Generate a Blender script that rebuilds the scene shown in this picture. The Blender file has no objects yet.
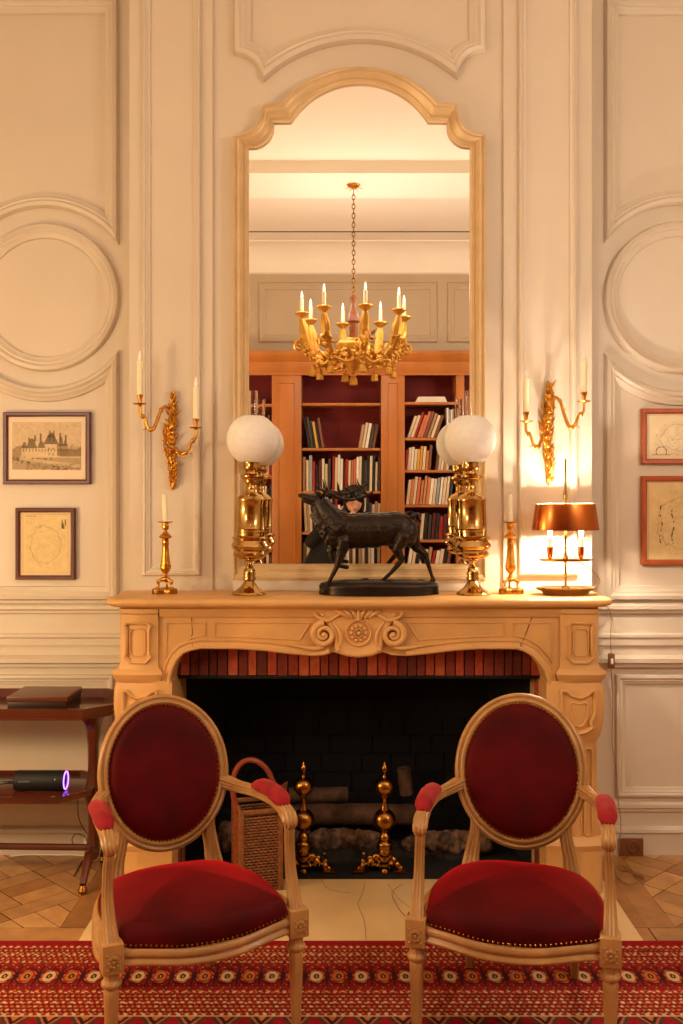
import bpy, bmesh, math, random
import numpy as np
from mathutils import Vector, Matrix
random.seed(7)
PI = math.pi
C = bpy.context.scene.collection
F, CX, CY, CAMY, CAMZ = 995.0, 346.0, 495.0, -4.23, 1.577
def PX(px, y): return (px-CX)*(y-CAMY)/F
def PZ(py, y): return CAMZ-(py-CY)*(y-CAMY)/F
def P(px, py, y): return (PX(px, y), y, PZ(py, y))
XC = 0.055                                  # centre line of the chimney breast

# ------------------------------------------------------------------ materials
def lin(c): return tuple((v/12.92 if v <= .04045 else ((v+.055)/1.055)**2.4) for v in c)
def rgb(r, g, b): return lin((r/255, g/255, b/255))
def mat(name, col, rough=.5, metal=0, var=.0, vscale=8, bump=0, bscale=60, stretch=(1,1,1), col2=None,
        sheen=0, sheen_tint=None, emis=0, trans=0, ior=1.45, alpha=1, coat=0, attr=None, spec=None):
    m = bpy.data.materials.new(name); m.use_nodes = True
    nt = m.node_tree; N = nt.nodes; L = nt.links
    b = N['Principled BSDF']
    b.inputs['Base Color'].default_value = (*col, 1)
    b.inputs['Roughness'].default_value = rough
    b.inputs['Metallic'].default_value = metal
    b.inputs['IOR'].default_value = ior
    b.inputs['Transmission Weight'].default_value = trans
    b.inputs['Alpha'].default_value = alpha
    b.inputs['Coat Weight'].default_value = coat
    if spec is not None: b.inputs['Specular IOR Level'].default_value = spec
    if sheen:
        b.inputs['Sheen Weight'].default_value = sheen
        b.inputs['Sheen Roughness'].default_value = .35
        b.inputs['Sheen Tint'].default_value = (*(sheen_tint or col), 1)
    if emis:
        b.inputs['Emission Color'].default_value = (*col, 1)
        b.inputs['Emission Strength'].default_value = emis
    tc = N.new('ShaderNodeTexCoord'); mp = N.new('ShaderNodeMapping')
    mp.inputs['Scale'].default_value = stretch
    L.new(tc.outputs['Object'], mp.inputs['Vector'])
    if attr:
        a = N.new('ShaderNodeVertexColor'); a.layer_name = attr
        src = a.outputs['Color']
    else: src = None
    if var or col2:
        n = N.new('ShaderNodeTexNoise'); n.inputs['Scale'].default_value = vscale
        n.inputs['Detail'].default_value = 5
        L.new(mp.outputs['Vector'], n.inputs['Vector'])
        if attr:
            mx = N.new('ShaderNodeMix'); mx.data_type = 'RGBA'; mx.blend_type = 'MULTIPLY'
            cr = N.new('ShaderNodeValToRGB')
            cr.color_ramp.elements[0].position = .3; cr.color_ramp.elements[0].color = (1-var, 1-var, 1-var, 1)
            cr.color_ramp.elements[1].position = .7; cr.color_ramp.elements[1].color = (1, 1, 1, 1)
            L.new(n.outputs['Fac'], cr.inputs['Fac'])
            mx.inputs['Factor'].default_value = 1
            L.new(src, mx.inputs[6]); L.new(cr.outputs['Color'], mx.inputs[7])
            src = mx.outputs[2]
        else:
            cr = N.new('ShaderNodeValToRGB')
            c2 = col2 or tuple(v*(1-var) for v in col)
            cr.color_ramp.elements[0].position = .32; cr.color_ramp.elements[0].color = (*c2, 1)
            cr.color_ramp.elements[1].position = .68; cr.color_ramp.elements[1].color = (*col, 1)
            L.new(n.outputs['Fac'], cr.inputs['Fac']); src = cr.outputs['Color']
    if src: L.new(src, b.inputs['Base Color'])
    if bump:
        n2 = N.new('ShaderNodeTexNoise'); n2.inputs['Scale'].default_value = bscale
        n2.inputs['Detail'].default_value = 4
        L.new(mp.outputs['Vector'], n2.inputs['Vector'])
        bp = N.new('ShaderNodeBump'); bp.inputs['Strength'].default_value = bump
        bp.inputs['Distance'].default_value = .004
        L.new(n2.outputs['Fac'], bp.inputs['Height']); L.new(bp.outputs['Normal'], b.inputs['Normal'])
    return m
PAINT = mat('panel_paint', rgb(212, 197, 177), .42, var=.05, vscale=3, bump=.05, bscale=40)
PAINT2 = mat('back_wall_paint', rgb(190, 170, 142), .55, var=.05, vscale=3)
PLASTER = mat('ceiling_plaster', rgb(247, 238, 224), .8, var=.03, vscale=2)
STONE = mat('mantel_stone', rgb(218, 166, 102), .45, var=.2, vscale=5, bump=.10, bscale=70)
STONED = mat('stone_crack', rgb(90, 62, 40), .8)
GILT = mat('gilt_cream_frame', rgb(216, 184, 136), .35, metal=.12, var=.12, vscale=14)
GOLD = mat('gilt_bronze', rgb(222, 160, 62), .28, metal=1, var=.35, vscale=30, bump=.25, bscale=120)
GOLDW = mat('gilded_wood', rgb(226, 172, 76), .4, metal=.65, var=.3, vscale=20, bump=.3, bscale=90)
BRASS = mat('polished_brass', rgb(200, 160, 96), .13, metal=1, var=.25, vscale=14)
ABRASS = mat('aged_brass', rgb(176, 122, 52), .26, metal=1, var=.4, vscale=18, bump=.1)
COPPER = mat('copper_shade', rgb(205, 118, 56), .25, metal=1, var=.2, vscale=15, stretch=(1, 1, .2))
SHADEIN = mat('shade_lining', rgb(245, 225, 190), .6)
BRONZE = mat('dark_bronze', rgb(46, 34, 27), .34, metal=.6, var=.4, vscale=22, bump=.2, bscale=150)
WAX = mat('ivory_wax', rgb(238, 226, 190), .4)
TIP = mat('frosted_bulb', rgb(250, 238, 225), .25)
TIPL = mat('frosted_bulb_added_glow', (1, .86, .68), .3, emis=1.1)  # faint glow added to the chandelier bulbs to go with the fill lights
BULB = mat('glowing_bulb', (1, .72, .42), .3, emis=14)
FROST = mat('etched_glass', rgb(250, 244, 236), .38, var=.08, vscale=55, trans=.15, ior=1.2, bump=.2, bscale=90)
GLASS = mat('clear_glass', (1, 1, 1), .02, trans=1, ior=1.3)
MIRROR = mat('mirror_silver', (.94, .92, .88), .0, metal=1)
VELVET = mat('crimson_velvet', rgb(82, 1, 6), .7, var=.5, vscale=7, sheen=1.0, sheen_tint=rgb(238, 40, 48), bump=.15, bscale=250, spec=.15)
VELVETP = mat('worn_rose_velvet', rgb(154, 34, 40), .8, var=.4, vscale=30, sheen=.6, sheen_tint=rgb(240, 120, 110), spec=.15)
CHAIRW = mat('waxed_beech', rgb(182, 134, 80), .32, var=.25, vscale=18, stretch=(1, 1, .35), bump=.06)
MAHOG = mat('mahogany', rgb(94, 40, 22), .22, var=.4, vscale=9, stretch=(.25, 1, 1), coat=.3)
FRAMEW = mat('dark_red_frame_wood', rgb(92, 34, 22), .3, var=.3, vscale=25)
FRAMEO = mat('orange_frame_wood', rgb(178, 84, 36), .3, var=.25, vscale=25)
PAPER = mat('mount_paper', rgb(226, 206, 178), .8)
CHERRY = mat('cherry_bookcase', rgb(190, 116, 52), .35, var=.25, vscale=6, stretch=(1, 1, .2))
CRIMB = mat('crimson_back_panel', rgb(124, 22, 18), .7, var=.25, vscale=4)
BRICKM = mat('red_brick', rgb(150, 62, 38), .85, attr='Col', var=.35, vscale=40, bump=.5, bscale=90)
SOOT = mat('sooty_stone', rgb(11, 8, 7), .95, var=.6, vscale=6, bump=.8, bscale=25)
ASH = mat('ash', rgb(48, 39, 32), .95, var=.6, vscale=30, bump=.8, bscale=60)
RUBBLE = mat('charred_rubble', rgb(140, 104, 80), .9, col2=rgb(22, 15, 11), vscale=34, bump=.8, bscale=40)
HEARTH = mat('hearth_stone', rgb(236, 202, 148), .3, var=.14, vscale=4, bump=.04)
IRON = mat('black_iron', rgb(24, 20, 18), .6, metal=.5)
WOODF = mat('oak_parquet', rgb(180, 130, 80), .3, attr='Col', var=.3, vscale=14, bump=.12, bscale=60, stretch=(1, 1, 1))
GAP = mat('dark_joint', rgb(60, 36, 20), .8)
RUGM = mat('knotted_wool', rgb(150, 30, 30), .95, attr='Col', var=.25, vscale=60, bump=.4, bscale=400, spec=.1)
PRINTM = mat('printed_paper', rgb(220, 200, 170), .75, attr='Col')
WICKER = mat('wicker', rgb(150, 90, 44), .6, var=.4, vscale=60, bump=.4, bscale=150)
BLACKP = mat('black_fabric', rgb(20, 18, 18), .6, bump=.3, bscale=400)
BLACKR = mat('black_rubber', rgb(14, 13, 13), .35)
PURPLE = mat('purple_led', (.28, .10, 1), .3, emis=7)
GREYM = mat('grey_mark', rgb(120, 118, 115), .5)
BROWNP = mat('brown_plastic', rgb(120, 72, 40), .35)
CORDM = mat('gold_flex', rgb(150, 104, 58), .5)
WHITEP = mat('white_plastic', rgb(232, 226, 214), .4)
SKIN = mat('skin', rgb(214, 158, 128), .5)
HAIR = mat('dark_hair', rgb(26, 18, 14), .6)
CLOTH = mat('black_clothing', rgb(16, 15, 16), .9)
LINE = mat('panel_joint_backing', rgb(84, 66, 48), .9)  # dark brown backing that shows in the joint between the mirror plates
TURNW = mat('carved_stained_wood', rgb(140, 76, 32), .4, var=.4, vscale=30)

# ------------------------------------------------------------------ mesh collector
class MB:
    def __init__(s): s.v = []; s.f = []; s.mi = []; s.cm = 0
    def add(s, vs, fs):
        n = len(s.v); s.v += [tuple(p) for p in vs]
        for f in fs: s.f.append(tuple(i+n for i in f)); s.mi.append(s.cm)
        return s
    def box(s, x0, x1, y0, y1, z0, z1):
        return s.add([(x, y, z) for z in (z0, z1) for y in (y0, y1) for x in (x0, x1)],
                     [(0,2,3,1), (4,5,7,6), (0,1,5,4), (2,6,7,3), (0,4,6,2), (1,3,7,5)])
    def grid(s, rows, closed_u=False, cap0=False, cap1=False, closed_v=False):
        m = len(rows[0]); vs = [p for r in rows for p in r]; fs = []
        R = len(rows)
        for i in range(R if closed_v else R-1):
            for j in range(m if closed_u else m-1):
                i2 = (i+1) % R; j2 = (j+1) % m
                fs.append((i*m+j, i*m+j2, i2*m+j2, i2*m+j))
        if cap0: fs.append(tuple(range(m-1, -1, -1)))
        if cap1: fs.append(tuple((R-1)*m+j for j in range(m)))
        return s.add(vs, fs)
    def lathe(s, prof, c=(0, 0, 0), n=28, sy=1.0, flute=0, fn=12):
        rows = []
        for r, z in prof:
            rows.append([(c[0]+r*(1+flute*math.cos(fn*2*PI*k/n))*math.cos(2*PI*k/n), c[1]+sy*r*(1+flute*math.cos(fn*2*PI*k/n))*math.sin(2*PI*k/n), c[2]+z) for k in range(n)])
        return s.grid(rows, True, prof[0][0] > 1e-5, prof[-1][0] > 1e-5)
    def ball(s, c, r, n=14, m=9):
        if not hasattr(r, '__len__'): r = (r, r, r)
        rows = []
        for i in range(m+1):
            t = PI*i/m
            rows.append([(c[0]+r[0]*max(math.sin(t), 1e-4)*math.cos(2*PI*k/n), c[1]+r[1]*max(math.sin(t), 1e-4)*math.sin(2*PI*k/n), c[2]-r[2]*math.cos(t)) for k in range(n)])
        return s.grid(rows, True, True, True)
    def tube(s, pts, rad, n=10, sec=None, closed=False, up=None):
        pts = [Vector(p) for p in pts]; N = len(pts)
        if not hasattr(rad, '__len__'): rad = [rad]*N
        rows = []; prev = None
        for i, p in enumerate(pts):
            if closed: t = pts[(i+1) % N]-pts[i-1]
            else: t = pts[min(i+1, N-1)]-pts[max(i-1, 0)]
            t.normalize()
            if prev is None:
                a = Vector(up) if up else (Vector((0, 0, 1)) if abs(t.z) < .9 else Vector((1, 0, 0)))
            else: a = prev
            u = (a-t*a.dot(t)).normalized(); w = t.cross(u); prev = u
            row = []
            if sec: row = [p+(u*b+w*a2)*rad[i] for a2, b in sec]
            else: row = [p+(u*math.cos(2*PI*k/n)+w*math.sin(2*PI*k/n))*rad[i] for k in range(n)]
            rows.append(row)
        return s.grid(rows, True, not closed, not closed, closed)
def cr(pts, n=6, closed=False):
    """Catmull-Rom resample"""
    out = []; N = len(pts)
    pts = [Vector(p) for p in pts]
    for i in range(N if closed else N-1):
        if closed: a, b, c, d = pts[i-1], pts[i], pts[(i+1) % N], pts[(i+2) % N]
        else: a, b, c, d = pts[max(i-1, 0)], pts[i], pts[i+1], pts[min(i+2, N-1)]
        for k in range(n):
            t = k/n
            out.append(.5*((2*b)+(c-a)*t+(2*a-5*b+4*c-d)*t*t+(3*b-a-3*c+d)*t**3))
    if not closed: out.append(pts[-1])
    return out
def lerp_list(vals, n):
    out = []
    for i in range(len(vals)-1):
        for k in range(n): out.append(vals[i]+(vals[i+1]-vals[i])*k/n)
    return out+[vals[-1]]
def sweep2(mb, path, prof, y0, closed=True, flip=False):
    """moulding along path of (x,z) on a wall facing -y; prof = (inward offset, height off the wall)"""
    N = len(path); rows = []
    p = [Vector((a[0], a[1])) for a in path]
    nr = []
    for i in range(N):
        def seg(a, b):
            d = (b-a)
            if d.length < 1e-9: return None
            d.normalize(); return Vector((-d.y, d.x))
        n1 = seg(p[i-1], p[i]) if (closed or i > 0) else None
        n2 = seg(p[i], p[(i+1) % N]) if (closed or i < N-1) else None
        if n1 is None: n1 = n2
        if n2 is None: n2 = n1
        m = n1+n2
        if m.length < .2: m = n1.copy()
        m = m/max(m.dot(n1), .3) if m.length > 0 else n1
        nr.append(-m if flip else m)
    for i in range(N):
        rows.append([(p[i].x+nr[i].x*u, y0-h, p[i].y+nr[i].y*u) for u, h in prof])
    mb.grid(rows, False, False, False, closed)
    return mb

def root_loc(o):
    while o.parent: o = o.parent
    return o.location
def obj(name, mb, m, parent=None, w=False, smooth=True, bevel=0, loc=None, edge=35, sub=0):
    me = bpy.data.meshes.new(name)
    off = Vector((0, 0, 0))
    if parent is not None and w: off = root_loc(parent)
    if parent is None and loc is not None: off = Vector(loc) if w else off
    vs = [(a-off.x, b-off.y, c-off.z) for a, b, c in mb.v]
    me.from_pydata(vs, [], mb.f)
    ms = m if isinstance(m, (list, tuple)) else [m]
    for q in ms: me.materials.append(q)
    if len(ms) > 1: me.polygons.foreach_set('material_index', mb.mi)
    o = bpy.data.objects.new(name, me); C.objects.link(o)
    bm = bmesh.new(); bm.from_mesh(me)
    bmesh.ops.remove_doubles(bm, verts=bm.verts, dist=1e-6)
    bmesh.ops.recalc_face_normals(bm, faces=bm.faces)
    if bevel:
        es = [e for e in bm.edges if len(e.link_faces) == 2 and e.calc_face_angle(0) > .6]
        bmesh.ops.bevel(bm, geom=es, offset=bevel, segments=2, profile=.6, affect='EDGES', clamp_overlap=True)
    if smooth:
        for f in bm.faces: f.smooth = True
        for e in bm.edges:
            if len(e.link_faces) == 2 and e.calc_face_angle(0) > math.radians(edge): e.smooth = False
    bm.to_mesh(me); bm.free()
    if parent is not None: o.parent = parent
    elif loc is not None: o.location = loc
    return o
def tag(o, label, cat, group=None):
    o['label'] = label; o['category'] = cat
    if group: o['group'] = group
    return o
def thing(name, label, cat, loc=(0, 0, 0), rz=0, group=None):
    o = bpy.data.objects.new(name, None); C.objects.link(o)
    o.empty_display_size = .1
    o.location = loc; o.rotation_euler = (0, 0, rz)
    return tag(o, label, cat, group)
def struct(name, mb, m, **k):
    o = obj(name, mb, m, **k); o['kind'] = 'structure'; return o
TN = [0]
def trim(mb, m=PAINT, **k):
    TN[0] += 1
    return struct('trim_%d' % TN[0], mb, m, **k)
def dup(root, loc, rz=None, label=None, group=None):
    def cp(o, par):
        c = o.copy(); C.objects.link(c)
        if par is not None: c.parent = par
        for ch in [x for x in ALLCH.get(o.name, [])]: cp(ch, c)
        return c
    ALLCH = {}
    for x in bpy.data.objects:
        if x.parent: ALLCH.setdefault(x.parent.name, []).append(x)
    r = cp(root, None); r.location = loc
    if rz is not None: r.rotation_euler = (0, 0, rz)
    if label: r['label'] = label
    if group: r['group'] = group
    return r
def blob(name, parts, voxel, m, parent=None, w=False, smooth=3, noise=0, nscale=40):
    mb = MB()
    for q in parts:
        if q[0] == 'c':
            _, a, ra, b, rb = q; a = Vector(a); b = Vector(b); d = b-a; L = d.length
            if L < 1e-6: mb.ball(a, ra); continue
            d /= L; u = d.orthogonal().normalized(); v = d.cross(u); rows = []
            for t in (-1, -.87, -.5, 0):
                r = ra*math.sqrt(max(0, 1-t*t)) if t > -1 else ra*.02
                rows.append([a+d*(t*ra)+(u*math.cos(2*PI*k/14)+v*math.sin(2*PI*k/14))*r for k in range(14)])
            for t in (0, .5, .87, 1):
                r = rb*math.sqrt(max(0, 1-t*t)) if t < 1 else rb*.02
                rows.append([b+d*(t*rb)+(u*math.cos(2*PI*k/14)+v*math.sin(2*PI*k/14))*r for k in range(14)])
            mb.grid(rows, True, True, True)
        else:
            n0 = len(mb.v); mb.ball((0, 0, 0), q[2], 16, 10)
            R = Matrix.Rotation(q[3] if len(q) > 3 else 0, 3, 'Y'); c = Vector(q[1])
            for i in range(n0, len(mb.v)): mb.v[i] = tuple(R @ Vector(mb.v[i])+c)
    tmp = obj(name+'_tmp', mb, m, parent, w=w)
    md = tmp.modifiers.new('r', 'REMESH'); md.mode = 'VOXEL'; md.voxel_size = voxel; md.use_smooth_shade = True
    if smooth:
        s = tmp.modifiers.new('s', 'SMOOTH'); s.factor = .5; s.iterations = smooth
    dg = bpy.context.evaluated_depsgraph_get(); dg.update()
    me = bpy.data.meshes.new_from_object(tmp.evaluated_get(dg))
    if noise:
        from mathutils import noise as nz
        me.update()
        no = [v.normal.copy() for v in me.vertices]
        for v in me.vertices:
            v.co += no[v.index]*nz.noise(v.co*nscale)*noise
    for p in me.polygons: p.use_smooth = True
    o = bpy.data.objects.new(name, me); C.objects.link(o)
    if not me.materials: me.materials.append(m)
    old = tmp.data; bpy.data.objects.remove(tmp); bpy.data.meshes.remove(old)
    if parent is not None: o.parent = parent
    return o
def colour_grid(name, xs, zs, colf, m, parent=None, plane='xz', c=0.0, loc=None):
    """dense flat grid with a colour attribute; xs, zs 1-D arrays"""
    X, Z = np.meshgrid(xs, zs)
    nx, nz_ = len(xs), len(zs)
    col = colf(X, Z).reshape(-1, 3)
    if plane == 'xz': vs = np.stack([X.ravel(), np.full(X.size, c), Z.ravel()], 1)
    else: vs = np.stack([X.ravel(), Z.ravel(), np.full(X.size, c)], 1)
    i = np.arange((nx-1)*(nz_-1)); r = i//(nx-1); q = i % (nx-1); a = r*nx+q
    fs = np.stack([a, a+1, a+nx+1, a+nx], 1)
    me = bpy.data.meshes.new(name)
    me.vertices.add(len(vs)); me.vertices.foreach_set('co', vs.astype(np.float32).ravel())
    me.loops.add(fs.size); me.loops.foreach_set('vertex_index', fs.astype(np.int32).ravel())
    me.polygons.add(len(fs)); me.polygons.foreach_set('loop_start', np.arange(0, fs.size, 4, dtype=np.int32))
    me.update(calc_edges=True)
    at = me.color_attributes.new('Col', 'FLOAT_COLOR', 'POINT')
    at.data.foreach_set('color', np.concatenate([col, np.ones((len(col), 1))], 1).astype(np.float32).ravel())
    me.materials.append(m)
    o = bpy.data.objects.new(name, me); C.objects.link(o)
    if parent is not None: o.parent = parent
    if loc is not None: o.location = loc
    return o

# ================================================================== ROOM SHELL
YS = .15                                    # plane of the walls beside the breast
BL, BR = PX(130, 0), PX(591, 0)
ZC = 3.95; RX0, RX1, RYB = -2.7, 2.8, -5.32
OX0, OX1 = PX(171, -.33), PX(547, -.33)     # fireplace opening
w = MB()
w.box(RX0, BL, YS, YS+.2, 0, ZC); w.box(BR, RX1, YS, YS+.2, 0, ZC)
w.box(BL, OX0-.03, 0, YS+.2, 0, ZC); w.box(OX1+.03, BR, 0, YS+.2, 0, ZC)
w.box(OX0-.03, OX1+.03, 0, YS+.2, 1.0, ZC)
PL = PX(213, 0); PR = PX(503, 0)
w.box(BL, PL, -.014, 0, 1.17, ZC); w.box(PR, BR, -.014, 0, 1.17, ZC)
struct('wall_front', w, PAINT, smooth=False)
struct('wall_left', MB().box(RX0-.1, RX0, RYB, YS, 0, ZC), PAINT, smooth=False)
struct('wall_right', MB().box(RX1, RX1+.1, RYB, YS, 0, ZC), PAINT, smooth=False)
struct('wall_back', MB().box(RX0, RX1, RYB-.1, RYB, 0, ZC), PAINT2, smooth=False)
struct('ceiling', MB().box(RX0-.1, RX1+.1, RYB-.1, YS+.2, ZC, ZC+.1), PLASTER, smooth=False)

# --- mouldings
BOL = [(0, 0), (0, .006), (.004, .014), (.012, .017), (.018, .012), (.022, .013), (.028, .008), (.034, .006), (.036, 0)]
def bol(wd, h=1.0): return [(u/.036*wd, v*h) for u, v in BOL]
def rect(x0, z0, x1, z1): return [(x0, z0), (x1, z0), (x1, z1), (x0, z1)]
yb = -.014
for a, b in ((143, 201), (518, 577)):
    trim(sweep2(MB(), rect(PX(a, yb), PZ(575.6, yb), PX(b, yb), 3.78), bol(.034, 1.3), yb))
# overmantel panel above the mirror
def arc3(p0, p1, p2, n=20):
    (ax, ay), (bx, by), (cx_, cy_) = p0, p1, p2
    d = 2*(ax*(by-cy_)+bx*(cy_-ay)+cx_*(ay-by))
    ux = ((ax*ax+ay*ay)*(by-cy_)+(bx*bx+by*by)*(cy_-ay)+(cx_*cx_+cy_*cy_)*(ay-by))/d
    uy = ((ax*ax+ay*ay)*(cx_-bx)+(bx*bx+by*by)*(ax-cx_)+(cx_*cx_+cy_*cy_)*(bx-ax))/d
    r = math.hypot(ax-ux, ay-uy); t0 = math.atan2(ay-uy, ax-ux); t1 = math.atan2(by-uy, bx-ux); t2 = math.atan2(cy_-uy, cx_-ux)
    def nrm(t, ref):
        while t-ref > PI: t -= 2*PI
        while t-ref < -PI: t += 2*PI
        return t
    t1 = nrm(t1, t0); t2 = nrm(t2, t1)
    return [(ux+r*math.cos(t0+(t2-t0)*k/n), uy+r*math.sin(t0+(t2-t0)*k/n)) for k in range(n+1)]
def topx(l, y): return [(PX(a, y), PZ(b, y)) for a, b in l]
ovo = [(233.8, -60)]+arc3((233.8, 56), (253.5, 63.5), (263.5, 83), 8)+arc3((263.5, 83), (361, 43.8), (457, 80))+arc3((457, 80), (466.5, 60.5), (485.5, 53), 8)+[(485.5, -60)]
ovi = [(251.7, -60)]+arc3((251.7, 42.6), (260.5, 46.5), (267, 54), 8)+arc3((267, 54), (361, 26.6), (450.8, 52.5))+arc3((450.8, 52.5), (458, 45), (468, 41), 8)+[(468, -60)]
def loft2(A, B, pf, y, closed=False):
    A = topx(A, y); B = topx(B, y)
    return MB().grid([[(p[0]+(q[0]-p[0])*f, y-h, p[1]+(q[1]-p[1])*f) for p, q in zip(A, B)] for f, h in pf], closed)
trim(loft2(ovo, ovi, [(u/.036, v*2.2) for u, v in BOL], 0))
# medallions and shaped panels on the side walls
def side_panels(cx, cz, r0, r1, b0, b1, side, edge_out, edge_in, far):
    y = YS; s = (y-CAMY)/F
    X, Z = PX(cx, y), PZ(cz, y)
    ring = [(X+r1*s*math.cos(2*PI*k/72), Z+r1*s*math.sin(2*PI*k/72)) for k in range(72)]
    trim(sweep2(MB(), ring, bol((r1-r0)*s, 1.9), y))
    eo = PX(edge_out, y); rb = b0*s; dx = abs(eo-X); h = math.sqrt(rb*rb-dx*dx)
    t0 = math.atan2(h, dx)
    fx = 2*X-eo
    # upper: up the near side, over, down the far side, arc back
    arcu = []
    for k in range(25):
        t = t0+(PI-2*t0)*k/24
        arcu.append((X+rb*math.cos(t), Z+rb*math.sin(t)))
    up = [(fx if side > 0 else eo, 3.75)]  # placeholder orientation (CCW, interior above the arc)
    right, left = max(eo, fx), min(eo, fx)
    W_ = (b1-b0)*s; zb = PZ(600, y)
    def lp(u, dn):
        R_ = rb+u; dx_ = dx-u; t = math.acos(dx_/R_); q = []
        for k in range(31):
            a_ = t+(PI-2*t)*k/30; q.append((X+R_*math.cos(a_), R_*math.sin(a_)))
        if dn: return [(X-dx_, zb+u), (X+dx_, zb+u)]+[(p[0], Z-p[1]) for p in q]
        return [(X+dx_, 3.75-u), (X-dx_, 3.75-u)]+[(p[0], Z+p[1]) for p in reversed(q)]
    for dn in (0, 1):
        pf = bol(W_, 2.1)
        trim(MB().grid([[(p[0], y-h_, p[1]) for p in lp(u, dn)] for u, h_ in pf], True))
    # recessed far panels continuing along the wall
    for (za, zb2) in ((zb, 3.75),):
        xa, xb = (left-.16, RX0+.15) if side < 0 else (right+.16, RX1-.15)
        trim(sweep2(MB(), rect(min(xa, xb), za, max(xa, xb), zb2), bol(.06, 1.3), y))
side_panels(46, 298, 59, 74, 90, 104, -1, 119, 105, 0)
side_panels(679, 298, 61, 76, 93, 108, 1, 604, 618, 0)
# dado: horizontal mouldings and lower panels
for xa, xb, en in ((RX0, BL, 'l'), (BR, RX1, 'r')):
    def hm(py0, py1, h, kind=0):
        z0, z1 = PZ(py1, YS), PZ(py0, YS); d = z1-z0
        prof = [(z0, 0), (z0+.1*d, h*.5), (z0+.35*d, h*.55), (z0+.5*d, h), (z0+.8*d, h), (z0+.92*d, h*.6), (z1, h*.3), (z1, 0)]
        if kind: prof = [(z0, 0), (z0, h*.6), (z0+.55*d, h*.6), (z0+.7*d, h), (z0+.9*d, h), (z1, h*.5), (z1, 0)]
        mb = MB(); mb.grid([[(x, YS-b, a) for a, b in prof] for x in (xa, xb)], False)
        trim(mb)
    hm(603, 614, .03, 0); hm(633, 645, .02, 1); hm(655, 668, .036, 0); hm(801, 812, .02, 0)
    mb = MB()
    z1 = PZ(826, YS)
    prof = [(0, 0), (0, .022), (z1-.03, .022), (z1-.02, .03), (z1-.008, .028), (z1, .012), (z1, 0)]
    mb.grid([[(x, YS-b, a) for a, b in prof] for x in (xa, xb)], False)
    struct('baseboard_left' if en == 'l' else 'baseboard_right', mb, PAINT)
    if en == 'l': x0, x1 = PX(-180, YS), PX(114, YS)
    else: x0, x1 = PX(615, YS), PX(800, YS)
    trim(sweep2(MB(), rect(x0, PZ(797, YS), x1, PZ(674, YS)), bol(.045, 1.1), YS))
# back wall: shelf-top panels, cove
VB = 5.32
def VX(px): return (px-CX)*(VB-CAMY)/F
def VZ(py): return CAMZ-(py-CY)*(VB-CAMY)/F
for a, b in ((60, 246), (259, 437), (447, 620)):
    mb = MB(); sweep2(mb, rect(VX(a), VZ(343), VX(b), VZ(283)), bol(.07, 1.4), 0)
    mb.v = [(x, RYB-y, z) for x, y, z in mb.v]
    trim(mb, PAINT2)
prof = [(.0, 3.69), (.03, 3.70), (.035, 3.73)]+[(.04+.22*(1-math.cos(t)), 3.74+.20*math.sin(t)) for t in [k*PI/2/10 for k in range(11)]]+[(.27, 3.95)]
trim(MB().grid([[(x, RYB+a, z) for a, z in prof] for x in (RX0, RX1)]), PLASTER)
# ceiling beam that carries the chandelier
BY0, BY1 = -3.45, -2.85
trim(MB().box(RX0, RX1, BY0, BY1, ZC-.09, ZC), PLASTER, smooth=False)

# --- floor: Versailles-style oak parquet, every board its own face
def clip(poly, x0, x1, y0, y1):
    for ax, lim, sg in ((0, x0, 1), (0, x1, -1), (1, y0, 1), (1, y1, -1)):
        out = []
        for i in range(len(poly)):
            a, b = poly[i], poly[(i+1) % len(poly)]
            ia, ib = sg*(a[ax]-lim) >= 0, sg*(b[ax]-lim) >= 0
            if ia: out.append(a)
            if ia != ib:
                t = (lim-a[ax])/(b[ax]-a[ax]); out.append((a[0]+(b[0]-a[0])*t, a[1]+(b[1]-a[1])*t))
        poly = out
        if len(poly) < 3: return []
    return poly
fm = MB(); fcol = []
woods = [rgb(196, 146, 92), rgb(178, 126, 74), rgb(206, 158, 104), rgb(164, 112, 64), rgb(188, 138, 88)]
def board(poly):
    if len(poly) < 3: return
    cx = sum(p[0] for p in poly)/len(poly); cy = sum(p[1] for p in poly)/len(poly)
    g = .0018
    q = []
    for p in poly:
        d = math.hypot(p[0]-cx, p[1]-cy) or 1
        q.append((p[0]+(cx-p[0])/d*g*1.5, p[1]+(cy-p[1])/d*g*1.5, .0005))
    n = len(fm.v); fm.v += q; fm.f.append(tuple(range(n, n+len(q)))); fm.mi.append(0)
    c = random.choice(woods); k = random.uniform(.95, 1.22)
    fcol.append(tuple(v*k for v in c))
S = 1.02; fw = .1
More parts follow.
